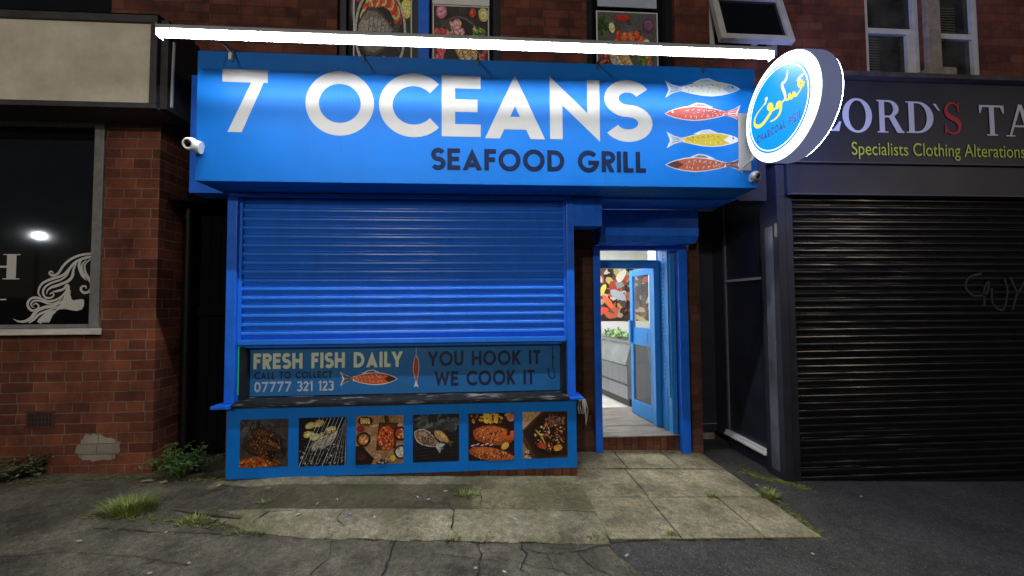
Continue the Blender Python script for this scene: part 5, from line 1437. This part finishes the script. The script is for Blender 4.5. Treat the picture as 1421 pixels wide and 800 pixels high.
leafp('paper_scrap', 'blue paper scrap beside the access cover corner', 359, 722, .022, .3, BLP, 'litter', .02, seed=5)
leafp('paper_scrap', 'blue paper scrap on the pale concrete edge, right of the cover', 486, 724, .02, 1.1, BLP, 'litter', .045, seed=6)
leafp('paper_scrap', 'white paper scrap on the pale concrete edge in front of the grill photographs', 414, 724, .028, .8, PAP, 'litter', .043, seed=7)
leafp('paper_scrap', 'white scrap leaning in the passage by the left end of the blue board', 312, 633, .04, 1.3, PAP, 'litter', .02, seed=9)
butts = [(440, 707), (468, 701), (580, 698), (594, 701), (618, 689), (455, 730), (566, 745), (715, 729), (520, 726)]
proto = None; r = random.Random(12)
for x, y in butts:
    c = ag(x, y)
    if proto is None:
        b = MB(); b.tube([(-.016, 0, 0), (.016, 0, 0)], .0042, 7)
        proto = o_ = b.build('cigarette_end', PAP)
    else: o_ = proto.copy(); col.objects.link(o_)
    o_.location = (c.x, c.y, c.z+(.044 if y < 745 else .008)); o_.rotation_euler = (0, .037, r.uniform(0, PI))
    tag(o_, 'small white cigarette end lying on the cracked concrete in front of the blue board', 'litter', 'cigarette ends on the concrete')
peb = [(110, 752), (230, 740), (262, 783), (870, 772), (1128, 770), (1195, 690), (1062, 678), (1050, 674), (660, 790), (700, 795), (208, 797)]
proto = None
for i, (x, y) in enumerate(peb):
    c = ag(x, y)
    if proto is None:
        b = MB(); b.lathe((0, 0, 0), (0, 0, 1), [(0, .010), (.004, .013), (.009, .010), (.012, .004)], 9, smooth=False); proto = o_ = b.build('pebble', mat('pebble_grey', (.33, .31, .27), .8, var=.3))
    else: o_ = proto.copy(); col.objects.link(o_)
    o_.location = (c.x, c.y, c.z+.003); o_.rotation_euler = (0, 0, i*1.3); o_.scale = (1+.5*(i % 3 == 0), .8, .7)
    tag(o_, 'small pale stone chip lying on the dark asphalt', 'stone', 'stone chips on the asphalt')

# ================================================================== STREET LAMPS ACROSS THE ROAD (behind the camera)
def street_lamp(x, y, hz, aim, colr, watt, label):
    t = thing('street_lamp', (x, y, zg(x)), label, 'street lamp')
    b = MB(); b.tube([(x, y, zg(x)), (x, y, zg(x)+1.2)], .09, 12); b.tube([(x, y, zg(x)+1.2), (x, y, hz+.1)], .06, 12, 0, .045); b.build('post', GALV, t)
    d = (Vector(aim)-Vector((x, y, hz))); d.z = 0; d.normalize()
    h = Vector((x, y, hz))+d*.9
    b = MB(); b.tube([(x, y, hz+.08), Vector((x, y, hz+.22))+d*.3, h+Vector((0, 0, .08))], .03, 8); b.build('arm', GALV, t)
    b = MB(); b.lathe(h+Vector((0, 0, .01)), (0, 0, 1), [(0, .19), (.06, .17), (.12, .05)], 20); hd = b.build('lamp_head', GREY, t)
    b = MB(); b.lathe(h+Vector((0, 0, -.035)), (0, 0, 1), [(0, .03), (.02, .07), (.043, .08)], 20); b.build('lens', emit('lamp_'+label[:4].strip(), colr, 60 if x > -10 else 20), hd)
    ld = bpy.data.lights.new('lamp', 'SPOT'); ld.energy = watt; ld.color = colr; ld.spot_size = R(150); ld.spot_blend = .6; ld.shadow_soft_size = .15 if x > -10 else .06
    lo = bpy.data.objects.new('lamp', ld); col.objects.link(lo); lo.parent = t
    P_ = h+Vector((0, 0, -.10)); lo.location = P_-Vector(t.location)
    lo.rotation_euler = (Vector(aim)-P_).to_track_quat('-Z', 'Y').to_euler()
street_lamp(-3.2, -8.4, 5.8, (-2.6, 3.5, 1), (1, .90, .76), LAMP_W, 'pale street lamp on a steel post straight across the road')
street_lamp(13.8, -7.1, 5.0, (3, 3.5, 1), (1, .84, .62), LAMP_W*.35, 'warm street lamp on a steel post across the road to the right')
street_lamp(-18.9, -10.4, 4.6, (-3, 3.5, 1), (.9, .95, 1), LAMP_W*.4, 'cool street lamp on a steel post far down the road to the left')
